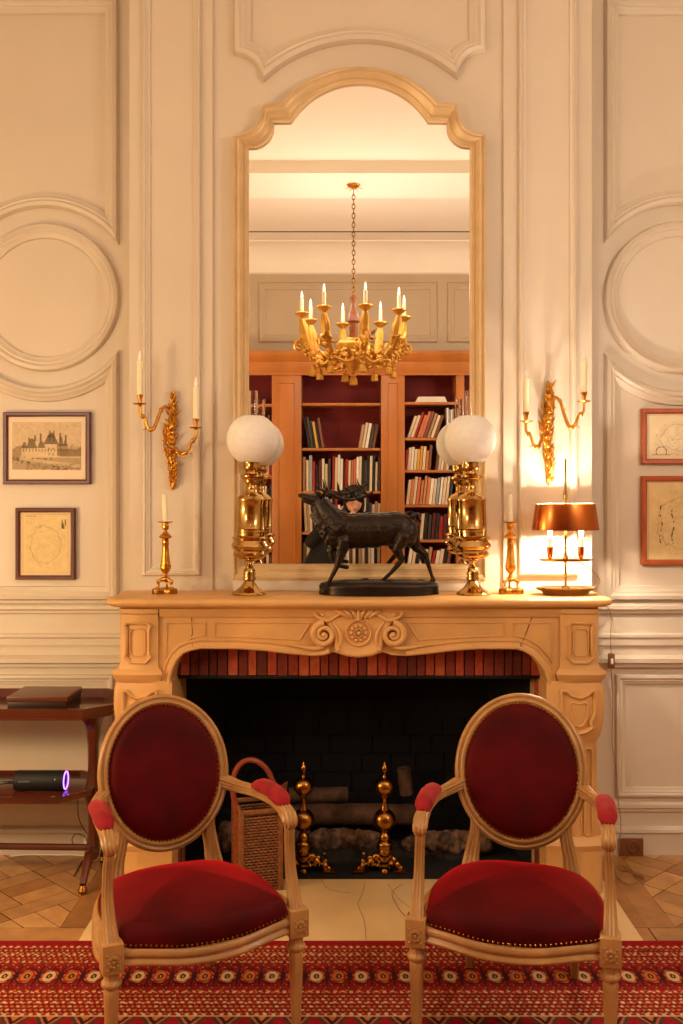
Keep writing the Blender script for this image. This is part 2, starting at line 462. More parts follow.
def panel(X, Y):
    # frame boards
    for a in ((X, X+S, Y, Y+fw), (X, X+S, Y+S-fw, Y+S)):
        xs = sorted([a[0], a[0]+random.uniform(.3, .7), a[1]])
        for i in range(2): board([(xs[i], a[2]), (xs[i+1], a[2]), (xs[i+1], a[3]), (xs[i], a[3])])
    for a in ((X, X+fw), (X+S-fw, X+S)): board([(a[0], Y+fw), (a[1], Y+fw), (a[1], Y+S-fw), (a[0], Y+S-fw)])
    x0, x1, y0, y1 = X+fw, X+S-fw, Y+fw, Y+S-fw
    cx, cy = X+S/2, Y+S/2; a = .29; bw = .095
    r = math.sqrt(.5)
    def rot(p): return (cx+(p[0]-p[1])*r, cy+(p[0]+p[1])*r)
    for i in range(-3, 4):
        for j in range(-3, 4):
            u, v = i*a-a/2+.05, j*a-a/2+.05
            rs = []
            m = (a-bw)/2
            if (i+j) % 2: rs += [(u+bw, u+a, v+bw, v+bw+m), (u+bw, u+a, v+bw+m, v+a)]
            else: rs += [(u+bw, u+bw+m, v+bw, v+a), (u+bw+m, u+a, v+bw, v+a)]
            if (i+j) % 2: rs += [(u, u+a, v, v+bw), (u, u+bw, v+bw, v+a)]
            else: rs += [(u+bw, u+a, v, v+bw), (u, u+bw, v, v+a)]
            for q in rs: board(clip([rot(p) for p in ((q[0], q[2]), (q[1], q[2]), (q[1], q[3]), (q[0], q[3]))], x0, x1, y0, y1))
HX0, HX1, HY = -.940, 1.045, -.74
ox, oy = HX0-S*3, YS-S*.84-S*6
for i in range(8):
    for j in range(8):
        X, Y = ox+i*S, oy+j*S
        panel(X, Y)
flo = MB(); nb = len(fm.f)
flo.v = list(fm.v); flo.f = list(fm.f); flo.mi = [0]*nb
flo.cm = 1; flo.box(RX0-.1, RX1+.1, RYB-.1, YS+.2, -.08, 0)
me = bpy.data.meshes.new('floor'); me.from_pydata(flo.v, [], flo.f)
me.materials.append(WOODF); me.materials.append(GAP)
me.polygons.foreach_set('material_index', flo.mi)
at = me.color_attributes.new('Col', 'FLOAT_COLOR', 'CORNER')
k = 0
cols = np.ones((len(me.loops), 4), np.float32)
for p in me.polygons:
    c = fcol[p.index] if p.index < nb else (.1, .05, .02)
    for li in p.loop_indices: cols[li, :3] = c
at.data.foreach_set('color', cols.ravel())
o = bpy.data.objects.new('floor', me); C.objects.link(o); o['kind'] = 'structure'

# hearth slabs
hs = MB()
hs.box(HX0, HX1, HY, -.175, 0, .012)
hz = thing('hearth_slab', 'pale polished stone hearth slab set in the floor before the fireplace', 'hearth', (XC, -.45, 0))
obj('slab', hs, HEARTH, hz, w=True, bevel=.002)
ck = MB()
for pts in ([(365, 883), (362, 895), (358, 905), (364, 920), (366, 940)], [(322, 880), (328, 889), (340, 892), (350, 893)], [(388, 884), (398, 898), (410, 908)]):
    q = []
    for a, b in pts:
        d = F*(CAMZ-.012)/(b-CY); q.append(((a-CX)*d/F, CAMY+d, .0125))
    ck.tube(cr(q, 4), .0011, 5)
obj('crack', ck, mat('hearth_crack', rgb(160, 122, 78), .8), hz, w=True)

# ================================================================== FIREPLACE
fp = thing('fireplace', 'carved honey stone fireplace surround with shell cartouche and fluted side consoles', 'fireplace', (XC, -.2, 0))
SX0, SX1, SYF, ZT = PX(108, -.38), PX(611, -.38), -.38, 1.173
def plan(off, x0=SX0-.018, x1=SX1+.018, yf=SYF, r=.07, bow=.018, n=8, yb=0.0):
    a0, a1, f = x0-off, x1+off, yf-off
    pts = [(a0, yb)]
    for k in range(n+1):
        t = PI+PI/2*k/n; pts.append((a0+r+r*math.cos(t), f+r+r*math.sin(t)))
    m = 24
    for k in range(1, m):
        u = k/m; x = a0+r+(a1-a0-2*r)*u
        pts.append((x, f-bow*math.sin(PI*u)**2))
    for k in range(n+1):
        t = 1.5*PI+PI/2*k/n; pts.append((a1-r+r*math.cos(t), f+r+r*math.sin(t)))
    pts.append((a1, yb))
    return pts
sh = MB(); rows = []
for z, off in ((1.128, -.055), (1.132, -.04), (1.137, -.036), (1.141, -.014), (1.146, -.004), (1.155, .003), (1.164, .002), (1.170, -.003), (ZT, -.010)):
    rows.append([(x, y, z) for x, y in plan(off)])
sh.grid(rows, True, True, True)
obj('mantel_shelf', sh, STONE, fp, w=True, edge=50)
# frieze with arched lower edge
yf = -.325
low = [(158, 688), (171, 688), (171.6, 676), (174, 668), (178, 659.5), (184, 653.5), (191, 650.5), (202, 648.5), (238, 648.8), (265, 650.6), (288, 653.5), (312, 655.8), (324, 655), (333, 652), (345, 655.5), (358, 657), (371, 655.5), (383, 652), (392, 655), (406, 655.8), (430, 653.5), (453, 650.6), (480, 648.8), (516, 649), (524, 651.5), (532, 656.5), (538, 663), (543, 670), (546.4, 680), (547, 688), (562, 688)]
lo = topx(low, yf)
loc_ = []
for i in range(len(lo)-1):
    for k in range(3): loc_.append((lo[i][0]+(lo[i+1][0]-lo[i][0])*k/3, lo[i][1]+(lo[i+1][1]-lo[i][1])*k/3))
loc_.append(lo[-1])
fr = MB(); ztop = 1.132
rows = [[(x, yf, ztop) for x, z in loc_], [(x, yf, z) for x, z in loc_], [(x, -.19, z) for x, z in loc_], [(x, -.19, ztop) for x, z in loc_]]
fr.grid(rows)
fr.box(lo[0][0], lo[-1][0], -.19, 0, .99, ztop)
obj('frieze', fr, STONE, fp, w=True, smooth=False)
# mouldings on the frieze: fascia, arch bead, spandrel panels
md = MB()
xa, xb = PX(160, yf), PX(560, yf)
md.grid([[(x, yf-b, a) for a, b in ((1.132, 0), (1.132, .022), (1.118, .020), (1.108, .012), (1.1, .010), (1.1, 0))] for x in (xa, xb)])
obj('top_fascia', md, STONE, fp, w=True)
ab = MB()
arch_l = loc_[3:39]; arch_r = loc_[57:-3]
pr = [(0, 0), (0, .012), (.005, .018), (.012, .017), (.018, .010), (.026, .008), (.034, .012), (.04, .006), (.042, 0)]
for seg in (arch_l, arch_r):
    sweep2(ab, seg, pr, yf, closed=False)
obj('arch_moulding', ab, STONE, fp, w=True)
for sg in (-1, 1):
    sp = MB()
    def mx(px): return PX(px if sg < 0 else 718-px, yf)
    q = [(166, 622), (206, 622), (206, 636), (192, 639), (180, 646), (170, 657), (166, 664)]
    lp = [(mx(a), PZ(b, yf)) for a, b in q]
    sweep2(sp, lp, [(0, 0), (.002, .005), (.005, .005), (.008, 0)], yf, flip=(sg < 0))
    obj('spandrel_panel', sp, STONE, fp, w=True); sp = MB()
    q = [(214, 622), (312, 622), (306, 632), (300, 641), (270, 639), (240, 637.5), (214, 637)]
    lp = [(mx(a), PZ(b, yf)) for a, b in q]
    sweep2(sp, lp, [(0, 0), (.002, .004), (.005, .004), (.008, 0)], yf, flip=(sg < 0))
    obj('spandrel_panel', sp, STONE, fp, w=True)
ckm = MB(); ckl = MB()
ckm.tube(cr([P(533, 609, yf-.021), P(531.5, 618, yf-.002), P(528, 628, yf-.002), P(524, 638, yf-.002), P(521, 645, yf-.012), P(520, 651, yf-.012)], 4), .0016, 5)
ckl.tube(cr([P(191.5, 609, yf-.021), P(191.5, 620, yf-.001), P(192.5, 632, yf-.001), P(191.5, 638, yf-.001), P(193, 649, yf-.014)], 4), .0012, 5)
obj('crack', ckm, STONED, fp, w=True); obj('crack', ckl, STONED, fp, w=True)
# cartouche: shell rosette between two volutes
yc = yf-.004
ca = []
s = (yc-CAMY)/F
cxp, cyp = 358.5, 632.5
ct = MB()
def disc(px, py, r, h, n=24, prof=None):
    X, Z = PX(px, yc), PZ(py, yc); rows = []
    for rr, hh in prof: rows.append([(X+rr*r*math.cos(2*PI*k/n), yc-hh*h, Z+rr*r*math.sin(2*PI*k/n)) for k in range(n)])
    ct.grid(rows, True, False, True)
# shield plate
plate = topx([(318, 612), (330, 610), (387, 610), (399, 612), (393, 622), (384, 632), (383, 645), (382, 652), (371, 656), (358.5, 657.5), (346, 656), (335, 652), (334, 645), (333, 632), (325, 622)], yc)
pc = [Vector((a, b)) for a, b in plate]; cc = sum(pc, Vector((0, 0)))/len(pc)
rows = []
for f, h in ((1, -.004), (1, .008), (.95, .016), (.86, .018), (.8, .014), (.3, .016)):
    rows.append([(cc.x+(p.x-cc.x)*f, yc-h, cc.y+(p.y-cc.y)*f) for p in pc])
ct.grid(rows, True, False, True)
disc(cxp, cyp, 13.2*s, 1, 32, [(1, .012), (1, .022), (.94, .027), (.86, .024), (.82, .016), (.3, .018)])
for k in range(10):
    t = 2*PI*k/10
    X, Z = PX(cxp, yc)+7.3*s*math.cos(t), PZ(cyp, yc)+7.3*s*math.sin(t)
    ct.ball((X, yc-.018, Z), (.0085, .009, .0085), 10, 6)
    X, Z = PX(cxp, yc)+4.2*s*math.cos(t+.3), PZ(cyp, yc)+4.2*s*math.sin(t+.3)
    ct.ball((X, yc-.022, Z), (.005, .008, .005), 8, 6)
ct.ball((PX(cxp, yc), yc-.024, PZ(cyp, yc)), (.009, .010, .009))
for sg in (-1, 1):
    def mp2(px, py, h): return (PX(cxp+sg*(px-cxp), yc), yc-h, PZ(py, yc))
    # big volute
    pts = []; rr = []
    for k in range(46):
        t = k/45; ang = -PI*.5+2*PI*1.9*t*1.0; rad = 10.5*(1-t)**.85+1.2
        pts.append(mp2(393+rad*math.cos(ang), 634-rad*math.sin(ang)*-1, .016+.008*t)); rr.append(.011*(1-t)+.004)
    ct.tube(pts, rr, 8)
    ct.ball(mp2(393, 634, .022), (.011, .010, .011))
    # long lip of the volute running out under the frieze
    ct.tube(cr([mp2(393, 646, .012), mp2(402, 648, .012), mp2(415, 646.5, .010), mp2(432, 644, .006)], 5), lerp_list([.011, .010, .007, .002], 5), 8)
    # C scroll over the volute
    ct.tube(cr([mp2(384, 622, .014), mp2(378, 630, .018), mp2(376, 640, .018), mp2(379, 648, .014)], 5), lerp_list([.004, .007, .007, .004], 5), 8)
    ct.tube(cr([mp2(372, 612, .016), mp2(381, 616, .018), mp2(389, 620, .018), mp2(398, 617, .016), mp2(402, 612, .012), mp2(396, 609.5, .012)], 5), lerp_list([.004, .007, .008, .007, .006, .004], 5), 8)
    ct.ball(mp2(379, 649, .018), .008); ct.ball(mp2(394, 614.5, .016), .008)
    for k in range(3):
        ct.tube(cr([mp2(361+4*k, 617, .018), mp2(363+6*k, 612.5, .024), mp2(366+8*k, 609.8, .016)], 4), lerp_list([.007, .009, .003], 4), 8)
ct.tube([mp2(358.5, 619, .02), mp2(358.5, 610, .026)], [.011, .006], 8)
obj('carved_cartouche', ct, STONE, fp, w=True, edge=60)
# jambs
def jamb(sg):
    def mx(px): return px if sg < 0 else 718.5-px
    def loop(z, xo, xi, yfr, ro=.02):
        # xo outer, xi inner (pixels at the front plane for the left jamb)
        a = PX(mx(xo), yfr); b = PX(mx(xi), yfr)
        d = 1 if b > a else -1; pts = [(a, 0.0)]
        for k in range(7):
            t = PI/2*k/6; pts.append((a+d*ro*(1-math.cos(t)), yfr+ro*(1-math.sin(t))))
        for k in range(1, 8): pts.append((a+d*ro+(b-a-d*ro)*k/8, yfr-.012*math.sin(PI*k/8)))
        pts += [(b, yfr), (b, 0.0)]
        return [(x, y, z) for x, y in pts]
    def zz(py, y=-.345): return PZ(py, y)
    R = [(ztop, 118, 158, -.345), (zz(613), 119, 158, -.345), (zz(615), 119.5, 158, -.338), (zz(664), 119, 158, -.338), (zz(669), 117, 159, -.343),
         (zz(671), 112, 161, -.352), (zz(674), 111, 162, -.358), (zz(678), 112.5, 161, -.352), (zz(681), 115, 160, -.345), (zz(683), 115, 172, -.338),
         (zz(690), 113, 172, -.345), (zz(705), 112.5, 172, -.350), (zz(725), 114.5, 172, -.345), (zz(738), 117.5, 172, -.332), (zz(743), 120.5, 172, -.322), (zz(748), 121, 172, -.316),
         (zz(790), 120, 172, -.310), (zz(838), 117, 172, -.316), (zz(842), 113, 172, -.330), (zz(846), 111, 172, -.340), (zz(850), 112.5, 172, -.334), (zz(853), 115, 172, -.328), (.002, 115, 172, -.328)]
    mb = MB(); mb.grid([loop(*r) for r in R], True, True, True)
    j = obj('jamb', mb, STONE, fp, w=True, edge=28)
    yj = -.3515
    def lp(q, y): return [(PX(mx(a), y), PZ(b, y)) for a, b in q]
    def rel(q, pf, y):
        d = MB(); sweep2(d, lp(q, y), pf, y, flip=(sg < 0)); obj('relief_panel', d, STONE, j, w=True, edge=60)
    rel([(126, 622), (148, 622), (152, 626), (150, 630), (150, 653), (152, 657), (146, 664), (130, 664), (123, 657), (125, 653), (125, 630), (123, 626)], [(0, -.014), (0, .002), (.003, .006), (.007, .005), (.012, 0), (.012, -.014)], yj)
    rel([(132, 628), (143, 628), (146, 633), (146, 652), (143, 657), (132, 657), (129, 652), (129, 633)], [(0, -.014), (.002, .002), (.005, .002), (.007, -.014)], yj)
    rel([(122, 690), (127, 690), (132, 695), (138, 697), (146, 695), (152, 690), (158, 690), (158, 714), (154, 722), (155, 728), (147, 733), (139, 735), (131, 733), (124, 728), (126, 722), (122, 714)], [(0, -.03), (0, .004), (.004, .008), (.009, .006), (.013, 0), (.013, -.03)], -.3605)
    rel([(134, 701), (139, 703), (146, 701), (149, 703), (149, 718), (144, 726), (139, 728), (134, 726), (130, 718), (130, 703)], [(0, -.03), (.002, .004), (.006, .005), (.009, 0), (.009, -.03)], -.3605)
    for a in (130, 141.5, 153):
        yj2 = -.327; pts = []
        for k in range(9): t = PI*k/8; pts.append((a+3.6*math.cos(t), 752-3*math.sin(t)))
        for k in range(9): t = PI+PI*k/8; pts.append((a+3.6*math.cos(t), 832-3*math.sin(t)))
        rel(pts, [(0, -.012), (.001, .004), (.004, .004), (.007, -.012)], yj2)
jamb(-1); jamb(1)
# brick soldier course and brick reveals
bk = MB(); bc = []
yk = -.2
zb0, zb1 = PZ(675.5, yk), PZ(645, yk)
x = OX0-.02; rb = random.Random(3)
reds = [rgb(172, 70, 42), rgb(150, 56, 36), rgb(128, 48, 32), rgb(184, 86, 52), rgb(110, 44, 32)]
def brick(b):
    n = len(bk.f); bk.box(*b); c = rb.choice(reds); k = rb.uniform(.8, 1.1)
    for _ in range(len(bk.f)-n): bc.append(tuple(v*k for v in c))
while x < OX1+.02:
    wd = rb.uniform(.034, .044)
    j = rb.uniform(-.002, .002)
    brick((x, min(x+wd-.005, OX1+.03), yk+j, yk+.1, zb0+rb.uniform(0, .002), zb1)); x += wd
z = 0.015
while z < zb1:
    for sx0, sx1 in ((OX0-.05, OX0+.006), (OX1-.006, OX1+.05)):
        brick((sx0, sx1, yk+.012+rb.uniform(-.002, .002), yk+.1, z, z+.052))
    z += .058
me = bpy.data.meshes.new('brick_lining'); off = Vector(fp.location)
me.from_pydata([tuple(Vector(v)-off) for v in bk.v], [], bk.f); me.materials.append(BRICKM)
at = me.color_attributes.new('Col', 'FLOAT_COLOR', 'CORNER')
cols = np.ones((len(me.loops), 4), np.float32)
for p in me.polygons:
    for li in p.loop_indices: cols[li, :3] = bc[p.index]
at.data.foreach_set('color', cols.ravel())
o = bpy.data.objects.new('brick_lining', me); C.objects.link(o); o.parent = fp
mo = MB(); mo.box(OX0-.03, OX1+.03, yk+.02, yk+.09, zb0+.004, zb1+.06)
mo.box(OX0-.05, OX0+.003, yk+.02, yk+.09, 0.002, zb1); mo.box(OX1-.003, OX1+.05, yk+.02, yk+.09, 0.002, zb1)
obj('mortar', mo, mat('mortar', rgb(92, 62, 46), .95), fp, w=True, smooth=False)
obj('lintel_bar', MB().box(OX0-.02, OX1+.02, yk+.0, yk+.09, zb0-.014, zb0-.0005), IRON, fp, w=True, bevel=.002)
fb = MB(); yb_ = .42
fb.add([(OX0-.03, -.13, 0), (OX0+.12, yb_, 0), (OX1-.12, yb_, 0), (OX1+.03, -.13, 0), (OX0-.03, -.13, 1.0), (OX0+.12, yb_, 1.0), (OX1-.12, yb_, 1.0), (OX1+.03, -.13, 1.0)],
       [(0, 1, 5, 4), (1, 2, 6, 5), (2, 3, 7, 6), (4, 5, 6, 7)])
fb.box(OX0+.1, OX1-.1, .30, .43, .0, .12)
rs = random.Random(5)
for r_ in range(6):                                   # rough courses of the fireback
    xx = OX0+.13
    while xx < OX1-.16:
        wd = rs.uniform(.10, .2); h0 = .12+r_*.085
        fb.box(xx, min(xx+wd-.006, OX1-.13), .40+rs.uniform(-.004, .003), .425, h0, h0+.08); xx += wd
obj('firebox', fb, SOOT, fp, w=True, smooth=False)
ff = MB(); ff.box(OX0-.03, OX1+.03, -.174, .42, 0, .008)
obj('firebox_floor', ff, SOOT, fp, w=True, smooth=False)

# charred rubble on the hearth back
blocks = [(348, 855, .10, .34, .10, .10, 'broad charred stone block'), (430, 858, .12, .26, .11, .09, 'charred stone block'), (300, 858, .16, .22, .10, .09, 'charred stone block'), (465, 856, .10, .2, .1, .12, 'charred stone block'), (240, 850, .14, .24, .12, .12, 'charred stone block')]
wh = ['in the middle of the fire, between the andirons', 'right of the right andiron', 'behind the left andiron', 'far right in the fireplace', 'behind the basket in the fireplace']
for i, (px, py, y, a, b, c, lb) in enumerate(blocks):
    xx = PX(px, y); parts = []
    for k in range(9):
        parts.append(('e', (xx+rs.uniform(-.36, .36)*a, y+rs.uniform(-.3, .3)*b, .01+c*rs.uniform(.35, .62)), (a*rs.uniform(.16, .28), b*rs.uniform(.25, .4), c*rs.uniform(.35, .5))))
    o = blob('charred_stone', parts, .008, RUBBLE, None, smooth=1, noise=.012, nscale=28)
    zmin = min(v.co.z for v in o.data.vertices)
    for v in o.data.vertices: v.co.z += .009-zmin; v.co.x -= xx; v.co.y -= y
    o.location = (xx, y, 0)
    tag(o, lb+' '+wh[i], 'stone', 'charred stones in the fireplace')
ash = blob('ash_heap', [('e', (XC+rs.uniform(-.45, .45), .12+rs.uniform(-.06, .1), .012), (rs.uniform(.08, .2), rs.uniform(.06, .1), rs.uniform(.02, .045))) for k in range(16)], .01, ASH, None, smooth=1, noise=.01, nscale=40)
ash['kind'] = 'stuff'; tag(ash, 'grey ash and embers heaped on the fireplace floor', 'ash')
def logt(px, y, z, L, r, ry, rz, lb):
    mb = MB(); rows = []
    lr = random.Random(int(px))
    for i in range(11):
        t = -L/2+L*i/10
        rows.append([(t, (r*(1+.12*lr.uniform(-1, 1)))*math.cos(2*PI*k/12), (r*(1+.12*lr.uniform(-1, 1)))*math.sin(2*PI*k/12)) for k in range(12)])
    mb.grid(rows, True, True, True)
    o = obj('charred_log', mb, mat('log_bark_%d' % int(px), rgb(96, 66, 46), .9, var=.7, vscale=18, bump=1, bscale=50), None, edge=70)
    o.location = (PX(px, y), y, z); o.rotation_euler = (0, ry, rz)
    tag(o, lb, 'log', 'logs in the fireplace')
logt(352, .17, .165, .62, .045, .03, .10, 'long dark charred log lying across the back of the fire')
logt(405, .30, .275, .12, .03, 1.45, .3, 'short pale-topped log stub standing at the right of the fire')
logt(318, .17, .252, .26, .032, .02, .14, 'short charred log lying atop the pile behind the left andiron')

# ================================================================== ANDIRONS
def andiron(px, sg, lb):
    y = -.085; s3 = (y-CAMY)/F
    t = thing('andiron', lb, 'andiron', (PX(px, y), y, .009), 0, 'brass ball andirons')
    def z(py): return (873-py)*s3
    def L(name, pr, m=ABRASS, par=t, n=24): return obj(name, MB().lathe([(r*s3, z(p)) for r, p in pr], n=n), m, par, edge=50)
    L('finial', [(3, 780), (1.4, 777), (1.2, 774.5), (2.8, 772.5), (3.3, 770), (2.6, 767.4), (1.2, 766), (.9, 764.5), (.05, 763)])
    def sph(c, r): return [(r*math.sin(PI*k/14), c+r*math.cos(PI*k/14)) for k in range(1, 14)]
    L('ball', [(2.4, 798)]+sph(788, 9.8)+[(2.2, 779)])
    L('spool', [(2.5, 813), (4.2, 811), (3.4, 808), (2.2, 804), (2.4, 800), (4, 798), (2.5, 796)])
    L('ball', [(2.5, 833)]+sph(821.5, 11.3)+[(2.4, 810)])
    L('spool', [(8, 850), (8.4, 846), (7.6, 845.5), (7.4, 844), (4.6, 842), (6, 839), (4.8, 836), (3, 833.5), (4.4, 832), (2.5, 830)])
    pts = []
    def q(a, b, c, r, r2=None, ry=None):
        return ('e', (a*s3, c, z(b)), (r*s3, (ry or r)*s3, (r2 or r)*s3))
    for a, b, r in ((0, 853, 6.5), (0, 860, 6), (0, 866, 5), (-4, 857, 4), (4, 857, 4), (-3.4, 868, 3.4), (3.4, 868, 3.4), (0, 869.5, 3.5)):
        pts.append(q(a, b, -.008, r))
    for k, (a, b, r) in enumerate(((9, 858, 4.6), (13, 863, 4.4), (17, 866, 4), (21, 867, 4.6), (25, 870, 3.4), (11, 866, 3), (15, 859, 2.6), (22, 862, 2.6), (-9, 861, 4), (-13, 866, 3.6), (-16, 869, 3))):
        pts.append(q(sg*a, b, -.002, r))
    for k in range(14):
        rr = random.Random(k+9)
        pts.append(q(sg*rr.uniform(-10, 22), rr.uniform(854, 869), -.014, rr.uniform(1.4, 2.4)))
    pts.append(('c', (0, 0, z(866)), 4*s3, (0, .2, z(866)), 4*s3))
    pts.append(('c', (0, .2, z(866)), 4*s3, (0, .2, 0.006), 3.4*s3))
    blob('scroll_base', pts, .0028, ABRASS, t, smooth=1)
    obj('front_foot', MB().lathe([(3.9*s3, 0), (3.6*s3, .012), (2*s3, .02)], (0, -.012, 0)), ABRASS, t)
    for dx in (sg*26, -sg*15):
        obj('side_foot', MB().box((dx-6)*s3, (dx+6)*s3, -.03, .02, 0, .011), ABRASS, t, bevel=.002)
andiron(303.5, 1, 'left brass andiron with two stacked balls and a scrolled foot')
andiron(384.5, -1, 'right brass andiron with two stacked balls and a scrolled foot')

# ================================================================== BASKET
bx, by = PX(257, -.22), -.225
bt = thing('log_basket', 'wicker log basket with arched handle behind the left armchair', 'basket', (bx, by, .013), math.radians(16))
W, D, H = .078, .085, .30
for sx, sy in ((-1, -1), (1, -1), (1, 1), (-1, 1)):
    obj('corner_post', MB().box(sx*W-.01, sx*W+.01, sy*D-.01, sy*D+.01, 0, H+.02), WICKER, bt, bevel=.003)
wv = MB(); nrow = 26
for i in range(nrow):
    z = .012+i*(H-.01)/nrow
    pts = []
    peri = [(-W, -D), (W, -D), (W, D), (-W, D)]
    for e in range(4):
        a, b = peri[e], peri[(e+1) % 4]
        n = 16 if e % 2 == 0 else 10
        nx, ny = ((0, -1), (1, 0), (0, 1), (-1, 0))[e]
        for k in range(n):
            t = k/n; o_ = .004*(1 if (k+i) % 2 else -1)
            pts.append((a[0]+(b[0]-a[0])*t+nx*o_, a[1]+(b[1]-a[1])*t+ny*o_, z))
    wv.tube(pts, .0048, 5, closed=True)
obj('woven_side', wv, WICKER, bt, edge=80)
obj('base', MB().box(-W, W, -D, D, 0, .012), WICKER, bt)
hd = MB(); pts = [(-W-.006, 0, .03)]+[(-W*math.cos(PI*k/16)*(1.05+.35*math.sin(PI*k/16))-.03*math.sin(PI*k/16), 0, H+.0+.20*math.sin(PI*k/16)) for k in range(17)]+[(W+.006, 0, .03)]
hd.tube(cr(pts, 2), .011, 8)
obj('handle', hd, mat('red_brown_cane', rgb(140, 62, 34), .4), bt)
rm = MB(); rm.tube([(-W, -D, H+.015), (W, -D, H+.015), (W, D, H+.015), (-W, D, H+.015)], .01, 8, closed=True)
obj('rim', rm, WICKER, bt)
# a piece of kindling board leaning in the basket
kb = obj('kindling_board', MB().add([(-.03, -.006, 0), (.035, -.006, 0), (.05, -.006, .40), (-.01, -.006, .36), (-.03, .006, 0), (.035, .006, 0), (.05, .006, .40), (-.01, .006, .36)],
      [(0, 1, 2, 3), (7, 6, 5, 4), (0, 4, 5, 1), (1, 5, 6, 2), (2, 6, 7, 3), (3, 7, 4, 0)]), mat('old_red_board', rgb(112, 46, 30), .7, var=.4, vscale=20), None, bevel=.002)
kb.location = (PX(263, -.16), -.18, .03); kb.rotation_euler = (0, .12, .3)
kb.location = (bx+.03, by-.02, .03)
tag(kb, 'reddish split board standing in the wicker basket', 'kindling')

# ================================================================== MIRROR
ym = -.02
mr = thing('trumeau_mirror', 'tall gilt-framed mirror with arched top above the mantelpiece', 'mirror', (PX(359.5, ym), ym, PZ(590, ym)))
def outline(bl, br, rc, rm, re, rs1, rs2, top, ls2, ls1, le, lm, lc):
    return [bl, br]+arc3(rc, rm, re, 10)+[rs1]+arc3(rs2, top, ls2, 40)+[ls1]+arc3(le, lm, lc, 10)
inn = outline((248.7, 564), (470, 564), (470, 148), (452.5, 141.5), (446.9, 124.5), (446.7, 123.2), (428, 123), (360, 84.3), (291.5, 123), (274.3, 123.2), (274.1, 124.5), (268, 142), (248.7, 148.6))
out_ = outline((233.7, 579), (485.3, 579), (484.8, 137.2), (465.8, 130.5), (457, 113.5), (455.5, 106.8), (437.5, 105.4), (359.5, 70), (281.5, 105.4), (263, 106.8), (261.5, 113.5), (252.5, 131), (233.7, 138.2))
ip = topx(inn, ym)
fprof = [(0, -.012), (0, .004), (.14, .007), (.2, .016), (.24, .018), (.30, .012), (.36, .014), (.5, .024), (.64, .034), (.70, .035), (.74, .031), (.80, .033), (.88, .042), (.94, .041), (1, .030), (1, -.019)]
fmb = loft2(inn, out_, fprof, ym, True)
frm = obj('frame', fmb, GILT, mr, w=True)
# glass: upper and lower plates meeting at a joint
def poly_fill(pts, y, zlo=None, zhi=None):
    lo_, hi_ = zlo, zhi
    P2 = []
    N = len(pts)
    for i in range(N):
        a, b = pts[i], pts[(i+1) % N]
        def ins(p): return (lo_ is None or p[1] >= lo_) and (hi_ is None or p[1] <= hi_)
        ia, ib = ins(a), ins(b)
        if ia: P2.append(a)
        if ia != ib:
            lim = lo_ if lo_ is not None else hi_
            t = (lim-a[1])/(b[1]-a[1]); P2.append((a[0]+(b[0]-a[0])*t, lim))
    mb = MB(); n = len(P2)
    mb.add([(p[0], y, p[1]) for p in P2]+[(p[0], y+.005, p[1]) for p in P2],
           [tuple(range(n)), tuple(range(2*n-1, n-1, -1))]+[(i, (i+1) % n, n+(i+1) % n, n+i) for i in range(n)])
    return mb
zj = PZ(231.8, ym+.008)
gex = [(p[0], p[1]) for p in ip]
obj('upper_glass_plate', poly_fill(gex, ym+.008, zlo=zj+.0022), MIRROR, mr, w=True, smooth=False)
obj('lower_glass_plate', poly_fill(gex, ym+.008, zhi=zj-.0022), MIRROR, mr, w=True, smooth=False)
obj('backing_board', poly_fill(gex, ym+.0145), LINE, mr, w=True, smooth=False)
zsill = PZ(579.5, -.05)
obj('bottom_sill', MB().box(PX(233, -.05), PX(484.5, -.05), -.05, 0, ZT+.001, zsill), PAINT, mr, w=True, bevel=.004)
sl = MB()
sl.grid([[(x, -b, a) for a, b in ((zsill, .0), (zsill, .058), (zsill+.012, .062), (zsill+.02, .054), (zsill+.03, .05), (zsill+.045, .052), (zsill+.055, .045), (zsill+.06, .02))] for x in (PX(235, -.05), PX(483, -.05))])
obj('bottom_moulding', sl, GILT, mr, w=True)

# ================================================================== candles / flame bulbs
def candle_mesh(h, r, tip=False):
    mb = MB(); mb.lathe([(r, 0), (r, h-.002), (r*.8, h)], n=16); return mb
def tip_mesh(h, r): return MB().lathe([(r*.5, 0), (r*.95, h*.18), (r, h*.35), (r*.7, h*.65), (r*.25, h*.9), (.0003, h)], n=14)

